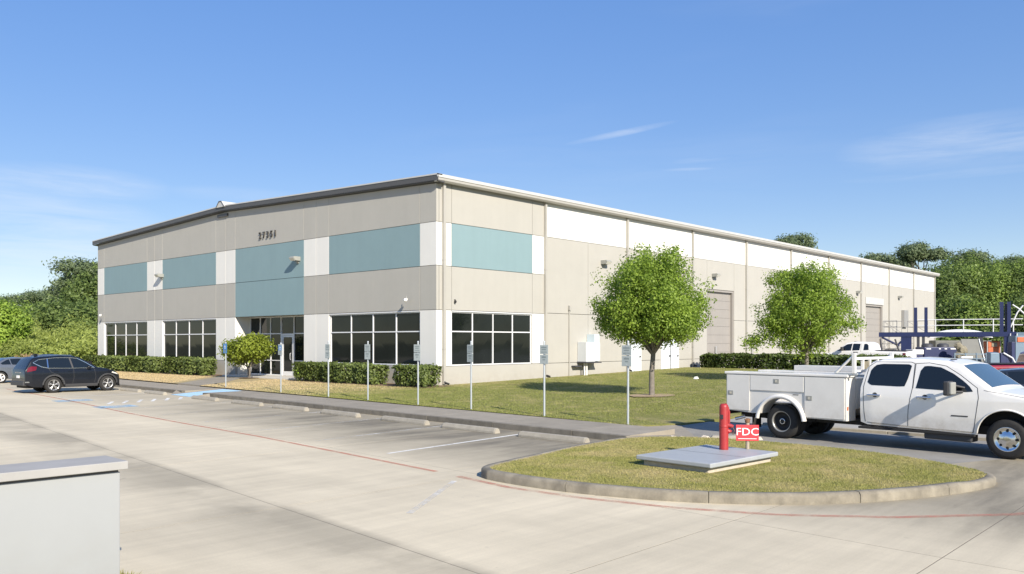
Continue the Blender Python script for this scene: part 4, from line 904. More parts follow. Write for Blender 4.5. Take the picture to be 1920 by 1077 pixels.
bo = MB().box(-.21, .21, -.006, .006, -.15, .15).build('board', 'signred', fs, .003); bo.location = (-.045, -.02, .31); bo.rotation_euler.z = R(-54.0)
me = text_mesh('FDC', .20, .002); me.materials.append(M['signwhite'])
me.transform(Matrix.Scale(1.12, 4, (1, 0, 0)))
tx = link('lettering', me, bo); tx.matrix_basis = Matrix.Translation((0, -.009, -.045)) @ Matrix.Rotation(R(90), 4, 'X')
MB().box(-.17, .17, -.0085, -.0065, -.115, -.105).build('fine_print', 'signwhite', bo)
# broken kerb rubble behind the island
for i_ in range(11):
    x, y = -9.5+i_*.16+random.uniform(-.15, .15), -18.6-i_*.14+random.uniform(-.2, .2); s_ = random.uniform(.05, .13)
    o = MB().hexa([(-s_, -s_*.7, 0), (s_*.8, -s_, 0), (s_, s_*.6, 0), (-s_*.8, s_*.8, 0)], [(-s_*.6, -s_*.4, s_*.6), (s_*.5, -s_*.5, s_*.75), (s_*.6, s_*.4, s_*.5), (-s_*.5, s_*.5, s_*.7)]).build('kerb_rubble', 'rubble'); o.location = (x, y, .003 if x > -9.1 else .06); o.rotation_euler.z = random.uniform(0, 6); tag(o, 'broken pale kerb rubble chunk scattered behind the red standpipe', 'rubble', 'kerb rubble behind the island')
ke = MB().hexa([(-.6, -.16, 0), (.6, -.16, 0), (.6, .16, 0), (-.6, .16, 0)], [(-.5, -.12, .15), (.32, -.12, .17), (.32, .12, .17), (-.5, .12, .15)]).build('kerb_block', 'stopconc', bevel=.015); ke.location = (-8.75, -19.75, 0.0); ke.rotation_euler.z = R(-62); tag(ke, 'loose tan concrete kerb end beside the service truck rear wheel', 'kerb block')
tr_ = MB().hexa([(-.16, -.1, 0), (.14, -.12, 0), (.15, .1, 0), (-.12, .12, 0)], [(-.08, -.06, .10), (.06, -.07, .14), (.08, .04, .12), (-.05, .06, .13)]).build('paper_litter', 'paper', bevel=.03); tr_.location = (10.9, -7.4, hl(10.9, 0)); tag(tr_, 'crumpled white paper lying on the lawn right of the tree', 'litter')
# bright caution flag by the entrance
cf = thing('caution_flag', 'neon yellow-green caution flag by the entrance hedge', 'flag', (-.3, 10.95, .36))
MB().tube([(0, 0, 0), (0, 0, .25)], .02, 6).lathe([(.16, 0), (.15, .03), (.03, .05)], 10).build('stand', 'black', cf)
MB().hexa([(-.05, -.17, .2), (-.03, -.17, .2), (-.03, .08, .35), (-.05, .08, .35)], [(-.05, -.10, .55), (-.03, -.10, .55), (-.03, .10, .74), (-.05, .10, .74)]).add([(-.04, .08, .45), (-.04, .26, .36), (-.04, .12, .58), (-.03, .1, .5)], [(0, 1, 2), (0, 3, 1), (1, 3, 2)]).build('flag', 'neon', cf)
# white cabinet / entry sign body at the lower left, with its grass strip
sv = thing('sign_cabinet', 'white boxy monument sign cabinet with an overhanging cap at the lower left', 'sign', (-23.6, -21.35, .1), R(-2.5))
MB().box(-5.2, 0, 0, .42, 0, 1.06).build('body', 'signcab', sv, .006)
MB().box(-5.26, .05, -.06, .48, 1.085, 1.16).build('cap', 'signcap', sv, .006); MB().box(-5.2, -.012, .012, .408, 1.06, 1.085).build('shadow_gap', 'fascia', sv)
gp = struct(MB().prism([(-30, -23.4), (-23.3, -23.0), (-23.2, -21.3), (-23.6, -20.8), (-30, -20.3)], -.02, .10).build('grass_strip', 'turf', fixn=True))
def s_gs():
    n = 9000; x = rng.uniform(-25, -22.98, n); y = rng.uniform(-22.9, -20.7, n); k = x < -23.24-.25*np.abs(y+21.5); return x[k], y[k], np.full(k.sum(), .098)
blades('grass', 'small green grass strip at the foot of the white sign cabinet', s_gs, 0, .06, .012)

# ------------------------------------------------------------------ vehicles
class Car:
    """body surface from a top line, a bottom line with wheel arches and half widths; local x forward, y left"""
    def __init__(s, top, bot, arches, Wz, plan, rs=.07, crown=.03, smin=None, smax=None):
        s.top, s.bot, s.ar, s.Wz, s.pl, s.rs, s.cr = top, bot, arches, Wz, plan, rs, crown
        s.s0 = top[0][0] if smin is None else smin; s.s1 = top[-1][0] if smax is None else smax
    def zt(s, x): return float(np.interp(x, *zip(*s.top)))
    def zb(s, x):
        z = float(np.interp(x, *zip(*s.bot)))
        for (c, r, zc) in s.ar:
            if abs(x-c) < r: z = max(z, zc+math.sqrt(r*r-(x-c)**2))
        return z
    def half(s, x, z, off=0):
        w_ = float(np.interp(z, *zip(*s.Wz)))*float(np.interp(x, *zip(*s.pl))); d = z-(s.zt(x)-s.rs)
        if d > 0: w_ -= s.rs*(1-math.sqrt(max(0, 1-min(1, d/s.rs)**2)))*.9
        return w_+off
    def xs(s):
        x = set(np.round(np.linspace(s.s0, s.s1, int((s.s1-s.s0)/.05)), 4))
        for c, r, zc in s.ar: x |= {round(c-r+1e-3, 4), round(c+r-1e-3, 4)} | set(np.round(c+r*np.cos(np.linspace(.05, 3.09, 22)), 4))
        x |= {round(p[0], 4) for p in s.top}
        return sorted(v for v in x if s.s0 <= v <= s.s1)
    def body(s, name, mat, parent):
        loops = []
        for x in s.xs():
            zb, zt = s.zb(x), s.zt(x); zs = [zb+(zt-s.rs-zb)*k/16 for k in range(17)]+[zt-s.rs+s.rs*math.sin(a) for a in (.35, .7, 1.05, 1.35, 1.57)]
            side = [(s.half(x, z), z) for z in zs]; wt = side[-1][0]
            top = [(wt*c, zt+s.cr*(1-c*c)) for c in (.85, .6, .3, 0, -.3, -.6, -.85)]
            loops.append([(x, -y, z) for y, z in side]+[(x, -y, z) for y, z in top]+[(x, y, z) for y, z in side[::-1]])
        m = MB(); m.grid(loops, True); m.add(loops[0], [tuple(range(len(loops[0])))]); m.add(loops[-1], [tuple(range(len(loops[0])-1, -1, -1))])
        return m.build(name, mat, parent, fixn=True)
    def patch(s, name, mat, parent, poly, off=.004, sides=(-1, 1), n=18, one=False):
        """polygon (x,z) laid on the body sides"""
        lo = sorted(poly); xs_ = np.linspace(min(p[0] for p in poly)+1e-4, max(p[0] for p in poly)-1e-4, n)
        res = []
        for sd_ in sides:
            rows = []
            for x in xs_:
                zz = []
                for (xa, za), (xb_, zb_) in zip(poly, poly[1:]+poly[:1]):
                    if (xa <= x <= xb_) or (xb_ <= x <= xa):
                        if abs(xb_-xa) > 1e-6: zz.append(za+(zb_-za)*(x-xa)/(xb_-xa))
                if len(zz) < 2: continue
                z0, z1 = min(zz), max(zz); rows.append([(x, sd_*(s.half(x, z0+(z1-z0)*k/6, off)), z0+(z1-z0)*k/6) for k in range(7)])
            res.append(MB().grid(rows, True).build(name, mat, parent))
        return res
    def seam(s, parent, pts, wd=.012, off=.002, sides=(-1, 1), mat='seam', name='seam'):
        for sd_ in sides:
            P = []
            for (xa, za), (xb_, zb_) in zip(pts[:-1], pts[1:]):
                for k in range(9):
                    t_ = k/8; P.append((xa+(xb_-xa)*t_, za+(zb_-za)*t_))
            rows = []
            for i_, (x, z) in enumerate(P):
                a, b = P[max(0, i_-1)], P[min(len(P)-1, i_+1)]; d = Vector((b[0]-a[0], b[1]-a[1])); d = d.normalized() if d.length > 1e-9 else Vector((1, 0)); nx, nz = -d.y*wd/2, d.x*wd/2
                rows.append([(x+nx, sd_*s.half(x, z, off), z+nz), (x-nx, sd_*s.half(x, z, off), z-nz)])
            MB().grid(rows, False).build(name, mat, parent)
    def topglass(s, name, mat, parent, x0, x1, frac=.93, off=.006, n=10):
        rows = []
        for x in np.linspace(x0, x1, n):
            zt = s.zt(x); wt = s.half(x, zt)*frac; rows.append([(x, wt*c, zt+s.cr*(1-(c*frac)**2)+off) for c in np.linspace(-1, 1, 9)])
        return MB().grid(rows, True).build(name, mat, parent, fixn=True)
def wheel(parent, x, y, r, wd, style, side, rim='alloy', rr=.62):
    """tyre with a rim as its child; side -1 = right"""
    t = MB().lathe([(r*rr, -wd/2), (r*.80, -wd/2-.008), (r*.95, -wd/2+.012), (r, -wd*.30), (r, wd*.30), (r*.95, wd/2-.012), (r*.80, wd/2+.008), (r*rr, wd/2)], 40, (0, 0, 0), 'y').build('wheel', 'rubber', parent)
    t.location = (x, y, r)
    o = side*wd/2; q = MB()
    if style == 'spoke':
        q.lathe([(r*rr*1.02, o*.98), (r*rr*.93, o*1.02), (r*rr*.88, o*.7)], 32, (0, 0, 0), 'y')
        for k in range(5):
            a = 2*math.pi*k/5+.3
            for da in (-.16, .16):
                p0 = (r*.10*math.cos(a), o*.85, r*.10*math.sin(a)); p1 = (r*rr*.92*math.cos(a+da), o*.86, r*rr*.92*math.sin(a+da)); q.tube([p0, p1], [r*.05, r*.06], 6)
        q.lathe([(0, o*.9), (r*.13, o*.9), (r*.15, o*.7)], 16, (0, 0, 0), 'y')
    elif style == 'steel':      # deep dished dual wheel
        q.lathe([(r*rr*1.03, o), (r*rr*.97, o*1.02), (r*rr*.90, o*.75)], 36, (0, 0, 0), 'y')
    else:                        # chromed wheel with hand holes
        q.lathe([(r*rr*1.03, o), (r*rr*.96, o*1.05), (r*rr*.86, o*.72), (r*rr*.62, o*.8), (r*rr*.42, o*1.02), (r*.10, o*1.06), (0, o*1.06)], 36, (0, 0, 0), 'y')
    rm = q.build('rim', rim, t)
    if style == 'steel':
        MB().lathe([(r*rr*.90, o*.76), (r*rr*.86, o*.2), (r*.2, o*.2), (r*.2, o*.55), (0, o*.55)], 32, (0, 0, 0), 'y').build('dish', 'chassis', t); MB().lathe([(r*.13, o*.6), (r*.16, o*.62), (r*.17, o*.56)], 20, (0, 0, 0), 'y').build('hub', 'chrome', t)
    elif style == 'spoke': MB().lathe([(r*rr*.9, o*.45), (0, o*.45)], 28, (0, 0, 0), 'y').build('brake', 'chassis', t)
    else:
        h_ = MB()
        for k in range(8): a = k*math.pi/4; h_.lathe([(0, o*.83), (r*.065, o*.81)], 10, (r*rr*.70*math.cos(a), o*.03, r*rr*.70*math.sin(a)), 'y')
        tag(h_.build('hand_hole', 'chassis', rm), kind='stuff')
    return t

# --- white utility service truck
tk = thing('service_truck', 'white crew-cab utility truck with service body boxes and a headache rack', 'truck', (-6.30, -20.25, 0), math.atan2(-1, -.10))
cab = Car(top=[(2.05, 1.40), (2.12, 1.75), (2.24, 1.90), (2.45, 1.955), (3.2, 1.985), (3.8, 1.95), (4.12, 1.87), (4.78, 1.385), (4.9, 1.345), (5.4, 1.28), (5.8, 1.22), (5.98, 1.12), (6.05, .95), (6.06, .6)],
          bot=[(2.05, .55), (2.2, .50), (4.5, .45), (5.6, .5), (6.06, .5)], arches=[(5.05, .55, .42)], Wz=[(.3, .93), (.5, .955), (.75, .99), (1.15, .995), (1.34, .965), (1.5, .925), (1.95, .80)],
          plan=[(2.05, .985), (2.3, 1), (4.8, 1), (5.5, .985), (5.9, .95), (6.06, .88)], rs=.09)
cab.body('cab', 'truckwhite', tk)
for nm, pl in (('rear_window', [(2.20, 1.45), (2.26, 1.74), (2.36, 1.835), (2.5, 1.86), (3.08, 1.862), (3.14, 1.83), (3.10, 1.60), (3.04, 1.385), (2.9, 1.375), (2.28, 1.385)]), ('front_window', [(3.27, 1.355), (3.31, 1.62), (3.36, 1.82), (3.5, 1.838), (3.75, 1.81), (4.02, 1.68), (4.25, 1.52), (4.40, 1.38), (4.42, 1.33), (4.3, 1.315)])):
    cab.patch(nm, 'carglass' if nm[0] == 'r' else 'carglass', tk, pl, .005)
cab.topglass('windshield', 'tintblue', tk, 4.15, 4.74, .95)
cab.seam(tk, [(2.16, .56), (2.13, .9), (2.12, 1.35), (2.2, 1.8), (2.34, 1.90), (3.12, 1.91), (3.2, 1.88), (3.2, 1.35), (3.12, .9), (3.10, .52), (2.2, .55)], .013)
cab.seam(tk, [(3.21, 1.35), (3.22, 1.88), (3.5, 1.9), (3.85, 1.84), (4.15, 1.66), (4.5, 1.40), (4.53, 1.2), (4.46, .7), (4.42, .49), (3.12, .515)], .013)
cab.seam(tk, [(4.62, 1.36), (5.2, 1.27), (5.7, 1.2)], .010)
cab.patch('badge', 'plastic', tk, [(4.0, .80), (4.33, .80), (4.33, .825), (4.0, .825)], .005); cab.patch('sill_dirt', 'vault', tk, [(2.3, .52), (4.4, .47), (4.4, .49), (2.3, .545)], .003)
for x0 in (2.22, 3.30):
    for sd_ in (-1, 1):
        yy = cab.half(x0+.15, 1.16)
        h_ = MB().tube([(x0, sd_*(yy+.012), 1.16), (x0+.05, sd_*(yy+.035), 1.165), (x0+.24, sd_*(yy+.035), 1.165), (x0+.29, sd_*(yy+.012), 1.16)], .022, 8).build('door_handle', 'chrome', tk)
        MB().lathe([(0, .004), (.055, .003)], 16, (x0+.17, sd_*(yy+.004), 1.17), 'y').build('recess', 'seam', h_)
box('roof_marker', 'plastic', tk, 3.85, 3.95, -.62, -.52, 1.965, 1.985)
# fender lip and lights
for sd_ in (-1, 1):
    MB().tube([(5.05+.565*math.cos(a), sd_*(cab.half(5.05+.565*math.cos(a), max(.5, .42+.565*math.sin(a)))+.004), .42+.565*math.sin(a)) for a in np.linspace(.12, 3.02, 22)], .018, 6).build('fender_lip', 'truckwhite', tk)
    MB().box(5.86, 6.07, min(sd_*.52, sd_*.86), max(sd_*.52, sd_*.86), .86, 1.12).build('headlight', 'lamplens', tk, .02)
box('bumper', 'chrome', tk, 5.95, 6.2, -.92, .92, .42, .70, .03); box('grille', 'plastic', tk, 6.0, 6.09, -.5, .5, .74, 1.1, .01)
# tow mirrors
for sd_ in (-1, 1):
    mr_ = MB().box(3.98, 4.10, min(sd_*1.10, sd_*1.38), max(sd_*1.10, sd_*1.38), 1.24, 1.54).build('mirror', 'plastic', tk, .03)
    MB().box(4.09, 4.15, min(sd_*1.115, sd_*1.365), max(sd_*1.115, sd_*1.365), 1.27, 1.52).build('mirror_cap', 'lampgrey', mr_, .02)
    MB().tube([(4.06, sd_*1.12, 1.32), (4.22, sd_*.97, 1.31)], .025, 6).tube([(4.06, sd_*1.12, 1.46), (4.25, sd_*.955, 1.40)], .025, 6).build('mirror_arm', 'plastic', mr_)
# service body: two side cabinets with doors, floor, tailgate
for sd_ in (-1, 1):
    arch = [(.08+.60*math.cos(a), .40+.60*math.sin(a)) for a in np.linspace(.30, math.pi-.30, 18)]
    pts = [(-1.46, .62), (-.72, .575)]+arch[::-1]+[(.66, .545), (1.74, .53), (1.74, 1.53), (-1.46, 1.53)]
    y0, y1 = sorted((sd_*1.0, sd_*.56)); cb = MB().prismy(pts, y0, y1).build('side_cabinet', 'boxwhite', tk, .008)
    lip = MB().box(-1.5, 1.78, *sorted((sd_*1.035, sd_*.53)), 1.535, 1.60).build('cabinet_top', 'truckwhite', tk, .015)
    for nm, (xa, xb_, za, zb_) in (('rear', (-1.43, -.775, .63, 1.515)), ('top', (-.755, .69, 1.15, 1.515)), ('front', (.715, 1.70, .565, 1.515))):
        d = MB().box(xa, xb_, *sorted((sd_*1.006, sd_*1.024)), za, zb_).build('cabinet_door', 'boxwhite', cb, .006)
        if sd_ < 0:
            lx, lz = {'rear': (-1.32, 1.06), 'top': (-.03, 1.39), 'front': (.83, 1.02)}[nm]
            MB().box(lx-.075, lx+.075, -1.030, -1.0235, lz-.055, lz+.055).build('latch', 'lampgrey', d, .004); MB().box(lx-.03, lx+.03, -1.036, -1.0295, lz-.03, lz+.03).build('paddle', 'chrome', d)
    MB().box(.40, .55, *sorted((sd_*1.0, sd_*1.006)), 1.075, 1.09).build('badge', 'plastic', cb); MB().box(1.741, 1.75, *sorted((sd_*.93, sd_*.98)), .78, .86).build('marker_light', 'orange', cb)
    fl = MB(); rows = []
    for a in np.linspace(.10, math.pi-.10, 24): rows.append([(.08+r_*math.cos(a), sd_*yy, .40+r_*math.sin(a)) for r_, yy in ((.60, .99), (.575, 1.05), (.60, 1.085), (.655, 1.085), (.68, 1.03), (.68, 1.0))])
    MB().grid(rows, True).build('fender_flare', 'truckwhite', tk, fixn=True)
box('flip_top', 'boxwhite', tk, -.45, 1.55, .55, 1.0, 1.605, 1.74, .01)
box('bed_floor', 'boxwhite', tk, -1.46, 1.74, -.555, .555, .80, .84); box('tailgate', 'boxwhite', tk, -1.49, -1.45, -.55, .55, .84, 1.35, .01); box('bulkhead', 'boxwhite', tk, 1.70, 1.745, -.555, .555, .84, 1.5)
hr = MB()
for sd_ in (-1, 1): hr.box(1.86, 1.94, *sorted((sd_*.93, sd_*1.0)), 1.605, 2.10)
hr.box(1.861, 1.939, -.93, .93, 1.94, 2.0).box(1.862, 1.938, -.93, .93, 1.66, 1.71)
for yy in (-.55, -.2, .2, .55): hr.box(1.87, 1.93, yy-.03, yy+.03, 1.71, 1.94)
rk = hr.build('headache_rack', 'truckwhite', tk, .006)
for sd_ in (-1, 1): MB().tube([(1.90, sd_*.965, 2.05), (1.45, sd_*.965, 1.62)], .03, 6).build('brace', 'truckwhite', rk)
box('rack_foot', 'galv', tk, 1.45, 1.98, -1.0, -.93, 1.602, 1.64); box('rack_lamp', 'plastic', rk, 1.86, 1.94, -.94, -.86, 2.102, 2.125)
box('rack_plate', 'burlap', rk, 1.88, 1.90, -.52, -.23, 1.72, 1.9)
# chassis
MB().box(-1.3, 5.6, -.50, -.38, .42, .56).box(-1.3, 5.6, .38, .50, .42, .56).build('frame_rail', 'chassis', tk).modifiers.clear()
box('underbody', 'chassis', tk, 2.1, 5.9, -.72, .72, .46, .62); box('wheel_well', 'chassis', tk, -.60, .72, -.555, .555, .42, .8); box('front_well', 'chassis', tk, 4.4, 5.7, -.62, .62, .6, 1.0)
MB().prismy([(3.42, .28), (4.38, .27), (4.38, .44), (3.42, .46)], -.93, -.55).build('fuel_tank', 'plastic', tk, .03); box('running_board', 'chassis', tk, 2.0, 4.45, -.98, -.8, .40, .45, .01)
box('hitch', 'chassis', tk, -1.6, -1.3, -.1, .1, .42, .54); box('rear_bumper', 'chassis', tk, -1.62, -1.48, -.95, .95, .50, .60); MB().tube([(-1.1, -.7, .45), (-1.3, -.85, .38)], .04, 8).build('exhaust', 'chrome', tk); box('mud_flap', 'rubber', tk, -.72, -.70, -.98, -.6, .2, .58)
MB().lathe([(.12, -.7), (.12, .7)], 12, (.08, 0, .42), 'y').lathe([(.22, -.14), (.26, 0), (.22, .14)], 12, (.08, 0, .42), 'y').build('axle', 'chassis', tk)
for sd_ in (-1, 1):
    wheel(tk, .08, sd_*.86, .415, .24, 'steel', sd_, 'steelrim', .60); wheel(tk, .08, sd_*.58, .415, .22, 'steel', sd_, 'steelrim', .60); wheel(tk, 5.05, sd_*.85, .40, .25, 'hand', sd_, 'chrome', .60)

# --- generic small vehicles
def make_car(name, label, cat, loc, rz, paint, prof, wheels, glass, arches, Wz, plan, rims='spoke', bed=None, tail=None, rimmat='alloy'):
    t = thing(name, label, cat, loc, rz); c = Car(prof['top'], prof['bot'], arches, Wz, plan, .08)
    c.body('body', paint, t)
    for g_ in glass['side']: c.patch('side_window', 'carglass', t, g_, .004)
    for a, b in glass['top']: c.topglass('windscreen', 'tintblue' if glass.get('blue') else 'carglass', t, a, b)
    for r_ in wheels:
        for sd_ in (-1, 1): wheel(t, r_[0], sd_*r_[1], r_[2], .22, rims, sd_, rimmat, .66)
    w0, w1 = wheels[0], wheels[1]
    box('underbody', 'chassis', t, c.s0+.15, c.s1-.15, -.68, .68, .24, .6)
    return t, c
WC = [(.2, .86), (.35, .90), (.6, .925), (.95, .925), (1.12, .89), (1.3, .82), (1.7, .68)]
suv, c = make_car('crossover_car', 'dark navy crossover parked beside the left lawn', 'car', (-12.28, 13.45, 0), R(0), 'suvpaint',
    dict(top=[(-1.20, .62), (-1.19, 1.06), (-1.12, 1.18), (-.90, 1.54), (-.78, 1.625), (-.4, 1.68), (.3, 1.715), (.95, 1.68), (1.22, 1.61), (1.98, 1.14), (2.35, 1.08), (2.80, .95), (3.02, .78), (3.08, .5), (3.08, .3)],
         bot=[(-1.20, .42), (-.85, .30), (0, .26), (2.3, .26), (3.08, .26)]), [(0, .80, .37), (2.42, .80, .37)],
    dict(side=[[(-.80, 1.40), (-.6, 1.51), (-.26, 1.57), (-.26, 1.17), (-.5, 1.23)], [(-.20, 1.16), (-.19, 1.578), (.3, 1.60), (.70, 1.595), (.80, 1.14)], [(.88, 1.14), (.78, 1.592), (1.05, 1.555), (1.40, 1.37), (1.76, 1.15)]], top=[(1.28, 1.94), (-1.1, -.92)]),
    [(0, .44, .37), (2.42, .44, .37)], WC, [(-1.20, .93), (-.9, .98), (0, 1), (2.4, 1), (2.85, .92), (3.08, .76)])
# chrome window line, cladding, lamps, plate
c.seam(suv, [(-.84, 1.40), (-.6, 1.54), (.1, 1.615), (.75, 1.615), (1.08, 1.575), (1.43, 1.385), (1.81, 1.13), (.8, 1.125), (-.2, 1.145), (-.5, 1.21), (-.84, 1.40)], .022, .008, mat='chrome', name='window_trim')
c.seam(suv, [(.84, 1.14), (.74, 1.6)], .07, .006, mat='plastic', name='pillar'); c.seam(suv, [(-.23, 1.17), (-.225, 1.575)], .05, .006, mat='chrome', name='pillar'); c.seam(suv, [(.86, 1.10), (.88, .7), (.82, .42)], .012); c.seam(suv, [(-.22, 1.14), (-.1, .95), (.25, .8), (.4, .45)], .012); c.seam(suv, [(1.8, 1.08), (1.86, .7), (1.8, .45)], .012)
for ce in (0, 2.42): c.seam(suv, [(ce+.46*math.cos(a), .36+.46*math.sin(a)) for a in np.linspace(.05, 3.09, 14)], .07, .012, mat='plastic', name='arch_cladding')
c.patch('sill_cladding', 'plastic', suv, [(.5, .27), (1.95, .27), (1.95, .40), (.5, .40)], .012)
c.patch('tail_light', 'tailred', suv, [(-1.12, .98), (-.74, 1.06), (-.70, 1.22), (-.92, 1.24), (-1.08, 1.16)], .012)
c.patch('headlight', 'lamplens', suv, [(2.60, .88), (2.92, .78), (2.92, .83), (2.64, .93)], .010)
box('number_plate', 'signwhite', suv, -1.225, -1.20, -.16, .16, .70, .82); box('tailgate_badge', 'chrome', suv, -1.21, -1.18, -.36, -.2, .93, .97); box('tailgate_badge', 'chrome', suv, -1.21, -1.18, -.04, .04, .92, .98); box('tailgate_badge', 'chrome', suv, -1.21, -1.18, .2, .34, .93, .97)
box('rear_bumper', 'plastic', suv, -1.27, -1.1, -.82, .82, .36, .56, .03); box('reflector', 'chrome', suv, -1.2, -1.02, -.885, -.80, .50, .55)
for sd_ in (-1, 1):
    MB().box(1.48, 1.62, *sorted((sd_*.90, sd_*1.04)), 1.08, 1.22).build('mirror', 'suvpaint', suv, .03)
    for x in (.55, 1.45): pass
    for x in (.0, .6): MB().tube([(x, sd_*.93, .99), (x+.2, sd_*.93, .995)], .016, 6).build('door_handle', 'suvpaint', suv)
    MB().tube([(-.5, sd_*.56, 1.715), (.2, sd_*.56, 1.75), (.9, sd_*.55, 1.72)], .018, 6).build('roof_rail', 'chrome', suv)
box('antenna_fin', 'suvpaint', suv, -.55, -.4, -.02, .02, 1.69, 1.80)
# grey sedan at the left edge
WS = [(.2, .84), (.35, .88), (.6, .91), (.92, .90), (1.05, .85), (1.2, .75), (1.45, .60)]
PL = [(-.95, .80), (-.7, .94), (0, 1), (2.6, 1), (3.2, .92), (3.5, .74)]
sed_top = [(-1.0, .55), (-.98, .92), (-.85, 1.0), (-.4, 1.04), (.35, 1.40), (.9, 1.45), (1.4, 1.42), (2.2, 1.02), (2.9, .93), (3.35, .78), (3.5, .6), (3.52, .35)]
sed_bot = [(-1.0, .4), (-.6, .24), (0, .22), (2.7, .22), (3.52, .26)]
sed_glass = dict(side=[[(.02, 1.13), (.32, 1.30), (.5, 1.355), (.55, 1.06), (.1, 1.06)], [(.60, 1.05), (.55, 1.365), (.95, 1.385), (1.28, 1.37), (1.3, 1.03)], [(1.36, 1.03), (1.34, 1.365), (1.55, 1.31), (2.0, 1.04)]], top=[(-.35, .3), (1.48, 2.12)], blue=True)
gs, c2 = make_car('sedan_car', 'grey sedan parked behind the dark crossover at the left edge', 'car', (-10.9, 25.4, 0), R(0), 'greypaint', dict(top=sed_top, bot=sed_bot), [(0, .80, .33), (2.7, .80, .33)], sed_glass, [(0, .39, .33), (2.7, .39, .33)], WS, PL, rimmat='signwhite')
c2.patch('tail_light', 'tailred', gs, [(-.92, .72), (-.6, .76), (-.6, .88), (-.92, .90)], .01)
ds_, c3 = make_car('sedan_car', 'dark blue sedan mostly hidden behind the nose of the service truck', 'car', (1.9, -22.6, hd(1.9)), R(-78), 'darkcar', dict(top=sed_top, bot=sed_bot), [(0, .80, .33), (2.7, .80, .33)], sed_glass, [(0, .39, .33), (2.7, .39, .33)], WS, PL)
# pickups
pk_top = [(-1.12, .60), (-1.10, 1.33), (.86, 1.36), (.90, 1.42), (.98, 1.78), (1.15, 1.87), (1.9, 1.90), (2.35, 1.84), (3.05, 1.30), (3.2, 1.25), (4.2, 1.12), (4.45, .95), (4.5, .5)]
pk_bot = [(-1.12, .55), (-.8, .45), (0, .42), (4.0, .42), (4.5, .45)]
WP = [(.3, .90), (.5, .95), (1.0, .97), (1.3, .94), (1.45, .88), (1.9, .74)]
PP = [(-1.12, .97), (0, 1), (3.6, 1), (4.2, .96), (4.5, .84)]
pk_glass = dict(side=[[(1.02, 1.42), (1.06, 1.72), (1.14, 1.78), (1.30, 1.79), (1.32, 1.40)], [(1.55, 1.40), (1.52, 1.79), (1.95, 1.80), (1.98, 1.38)], [(2.03, 1.38), (2.0, 1.80), (2.3, 1.76), (2.6, 1.58), (2.88, 1.36)]], top=[(2.4, 3.0)])
def pickup(label, loc, rz, paint):
    t_, c_ = make_car('pickup_truck', label, 'pickup', loc, rz, paint, dict(top=pk_top, bot=pk_bot), [(0, .80, .38), (3.55, .80, .38)], pk_glass, [(0, .47, .38), (3.55, .47, .38)], WP, PP)
    MB().add([(-1.03, -.78, 1.372), (.80, -.78, 1.392), (.80, .78, 1.392), (-1.03, .78, 1.372), (-1.03, -.3, 1.40), (.8, -.3, 1.42), (.8, .3, 1.42), (-1.03, .3, 1.40)], [(0, 1, 5, 4), (4, 5, 6, 7), (7, 6, 2, 3)]).build('bed_cover', 'chassis', t_)
    c_.patch('tail_light', 'tailred', t_, [(-1.08, .98), (-.93, .98), (-.91, 1.26), (-1.08, 1.26)], .012); c_.patch('tail_lens', 'signwhite', t_, [(-1.04, 1.06), (-.95, 1.06), (-.95, 1.13), (-1.04, 1.13)], .018)
    c_.seam(t_, [(.88, .5), (.88, 1.36)], .02); c_.seam(t_, [(1.45, .5), (1.48, 1.82)], .012); c_.seam(t_, [(2.0, .5), (2.0, 1.36)], .012)
    MB().box(-1.13, -1.10, -.7, .7, .75, 1.25).build('tailgate', paint, t_); box('rear_bumper', 'chrome', t_, -1.25, -1.05, -.92, .92, .48, .66, .02)
    for sd_ in (-1, 1): MB().box(2.45, 2.58, *sorted((sd_*.98, sd_*1.2)), 1.36, 1.6).build('mirror', 'plastic', t_, .02)
    return t_
pickup('white pickup parked behind the hedge below the second tree', (25.2, -12.2, .45), R(90), 'truckwhite')
pickup('red pickup seen behind the nose of the service truck', (*site(1874, 31.5), .16), R(-58), 'redpaintcar')

# ------------------------------------------------------------------ truck yard equipment
def S3(px, py, Y): x, y = site(px, Y); return (x, y, 2.35-(py-641.5)/1587*Y)
pf = thing('steel_platform', 'navy blue steel work platform on legs with a white handrail', 'platform', (*site(1648, 64), .45), 0)
ax, ay = site(1648, 64); bx_, by_ = site(1905, 60); pf.rotation_euler.z = math.atan2(by_-ay, bx_-ax); PLn = math.hypot(bx_-ax, by_-ay)
zd = 2.30
MB().box(0, PLn, -.12, .12, zd-.02, zd+.32).build('edge_beam', 'bluesteel', pf); MB().box(0, PLn, 2.2, 2.44, zd-.02, zd+.32).build('edge_beam', 'bluesteel', pf); MB().box(.1, PLn-.1, .12, 2.2, zd+.22, zd+.28).build('deck', 'darksteel', pf)
for px in (1720, 1740):
    x = (px-1648)/257*PLn; MB().box(x-.11, x+.11, -.11, .11, zd+.32, zd+2.15).build('upright', 'bluesteel', pf)
for px in (1880, 1893):
    x = (px-1648)/257*PLn; MB().box(x-.13, x+.10, -.11, .11, zd+.32, zd+2.45).build('upright', 'bluesteel', pf)
MB().box((1885-1648)/257*PLn, (1891-1648)/257*PLn, .02, .08, zd+.4, zd+2.3).build('infill_panel', 'darksteel', pf)
for px, wd in ((1702, .36), (1725, .1), (1735, .1), (1842, .14), (1890, .2)):
    x = (px-1648)/257*PLn; MB().box(x-wd, x+wd, -.08, .08, 0, zd-.02).build('leg', 'bluesteel' if px in (1702, 1890) else 'darksteel', pf); MB().box(x-wd*.6, x+wd*.6, 2.24, 2.4, 0, zd-.02).build('leg', 'darksteel', pf)
for x0, x1 in ((.2, 1.4), (1.9, 1.2)): MB().tube([(x0, 0, zd-.05), (x1, 0, zd-.7)], .08, 6).build('knee_brace', 'bluesteel', pf)
rl = MB()
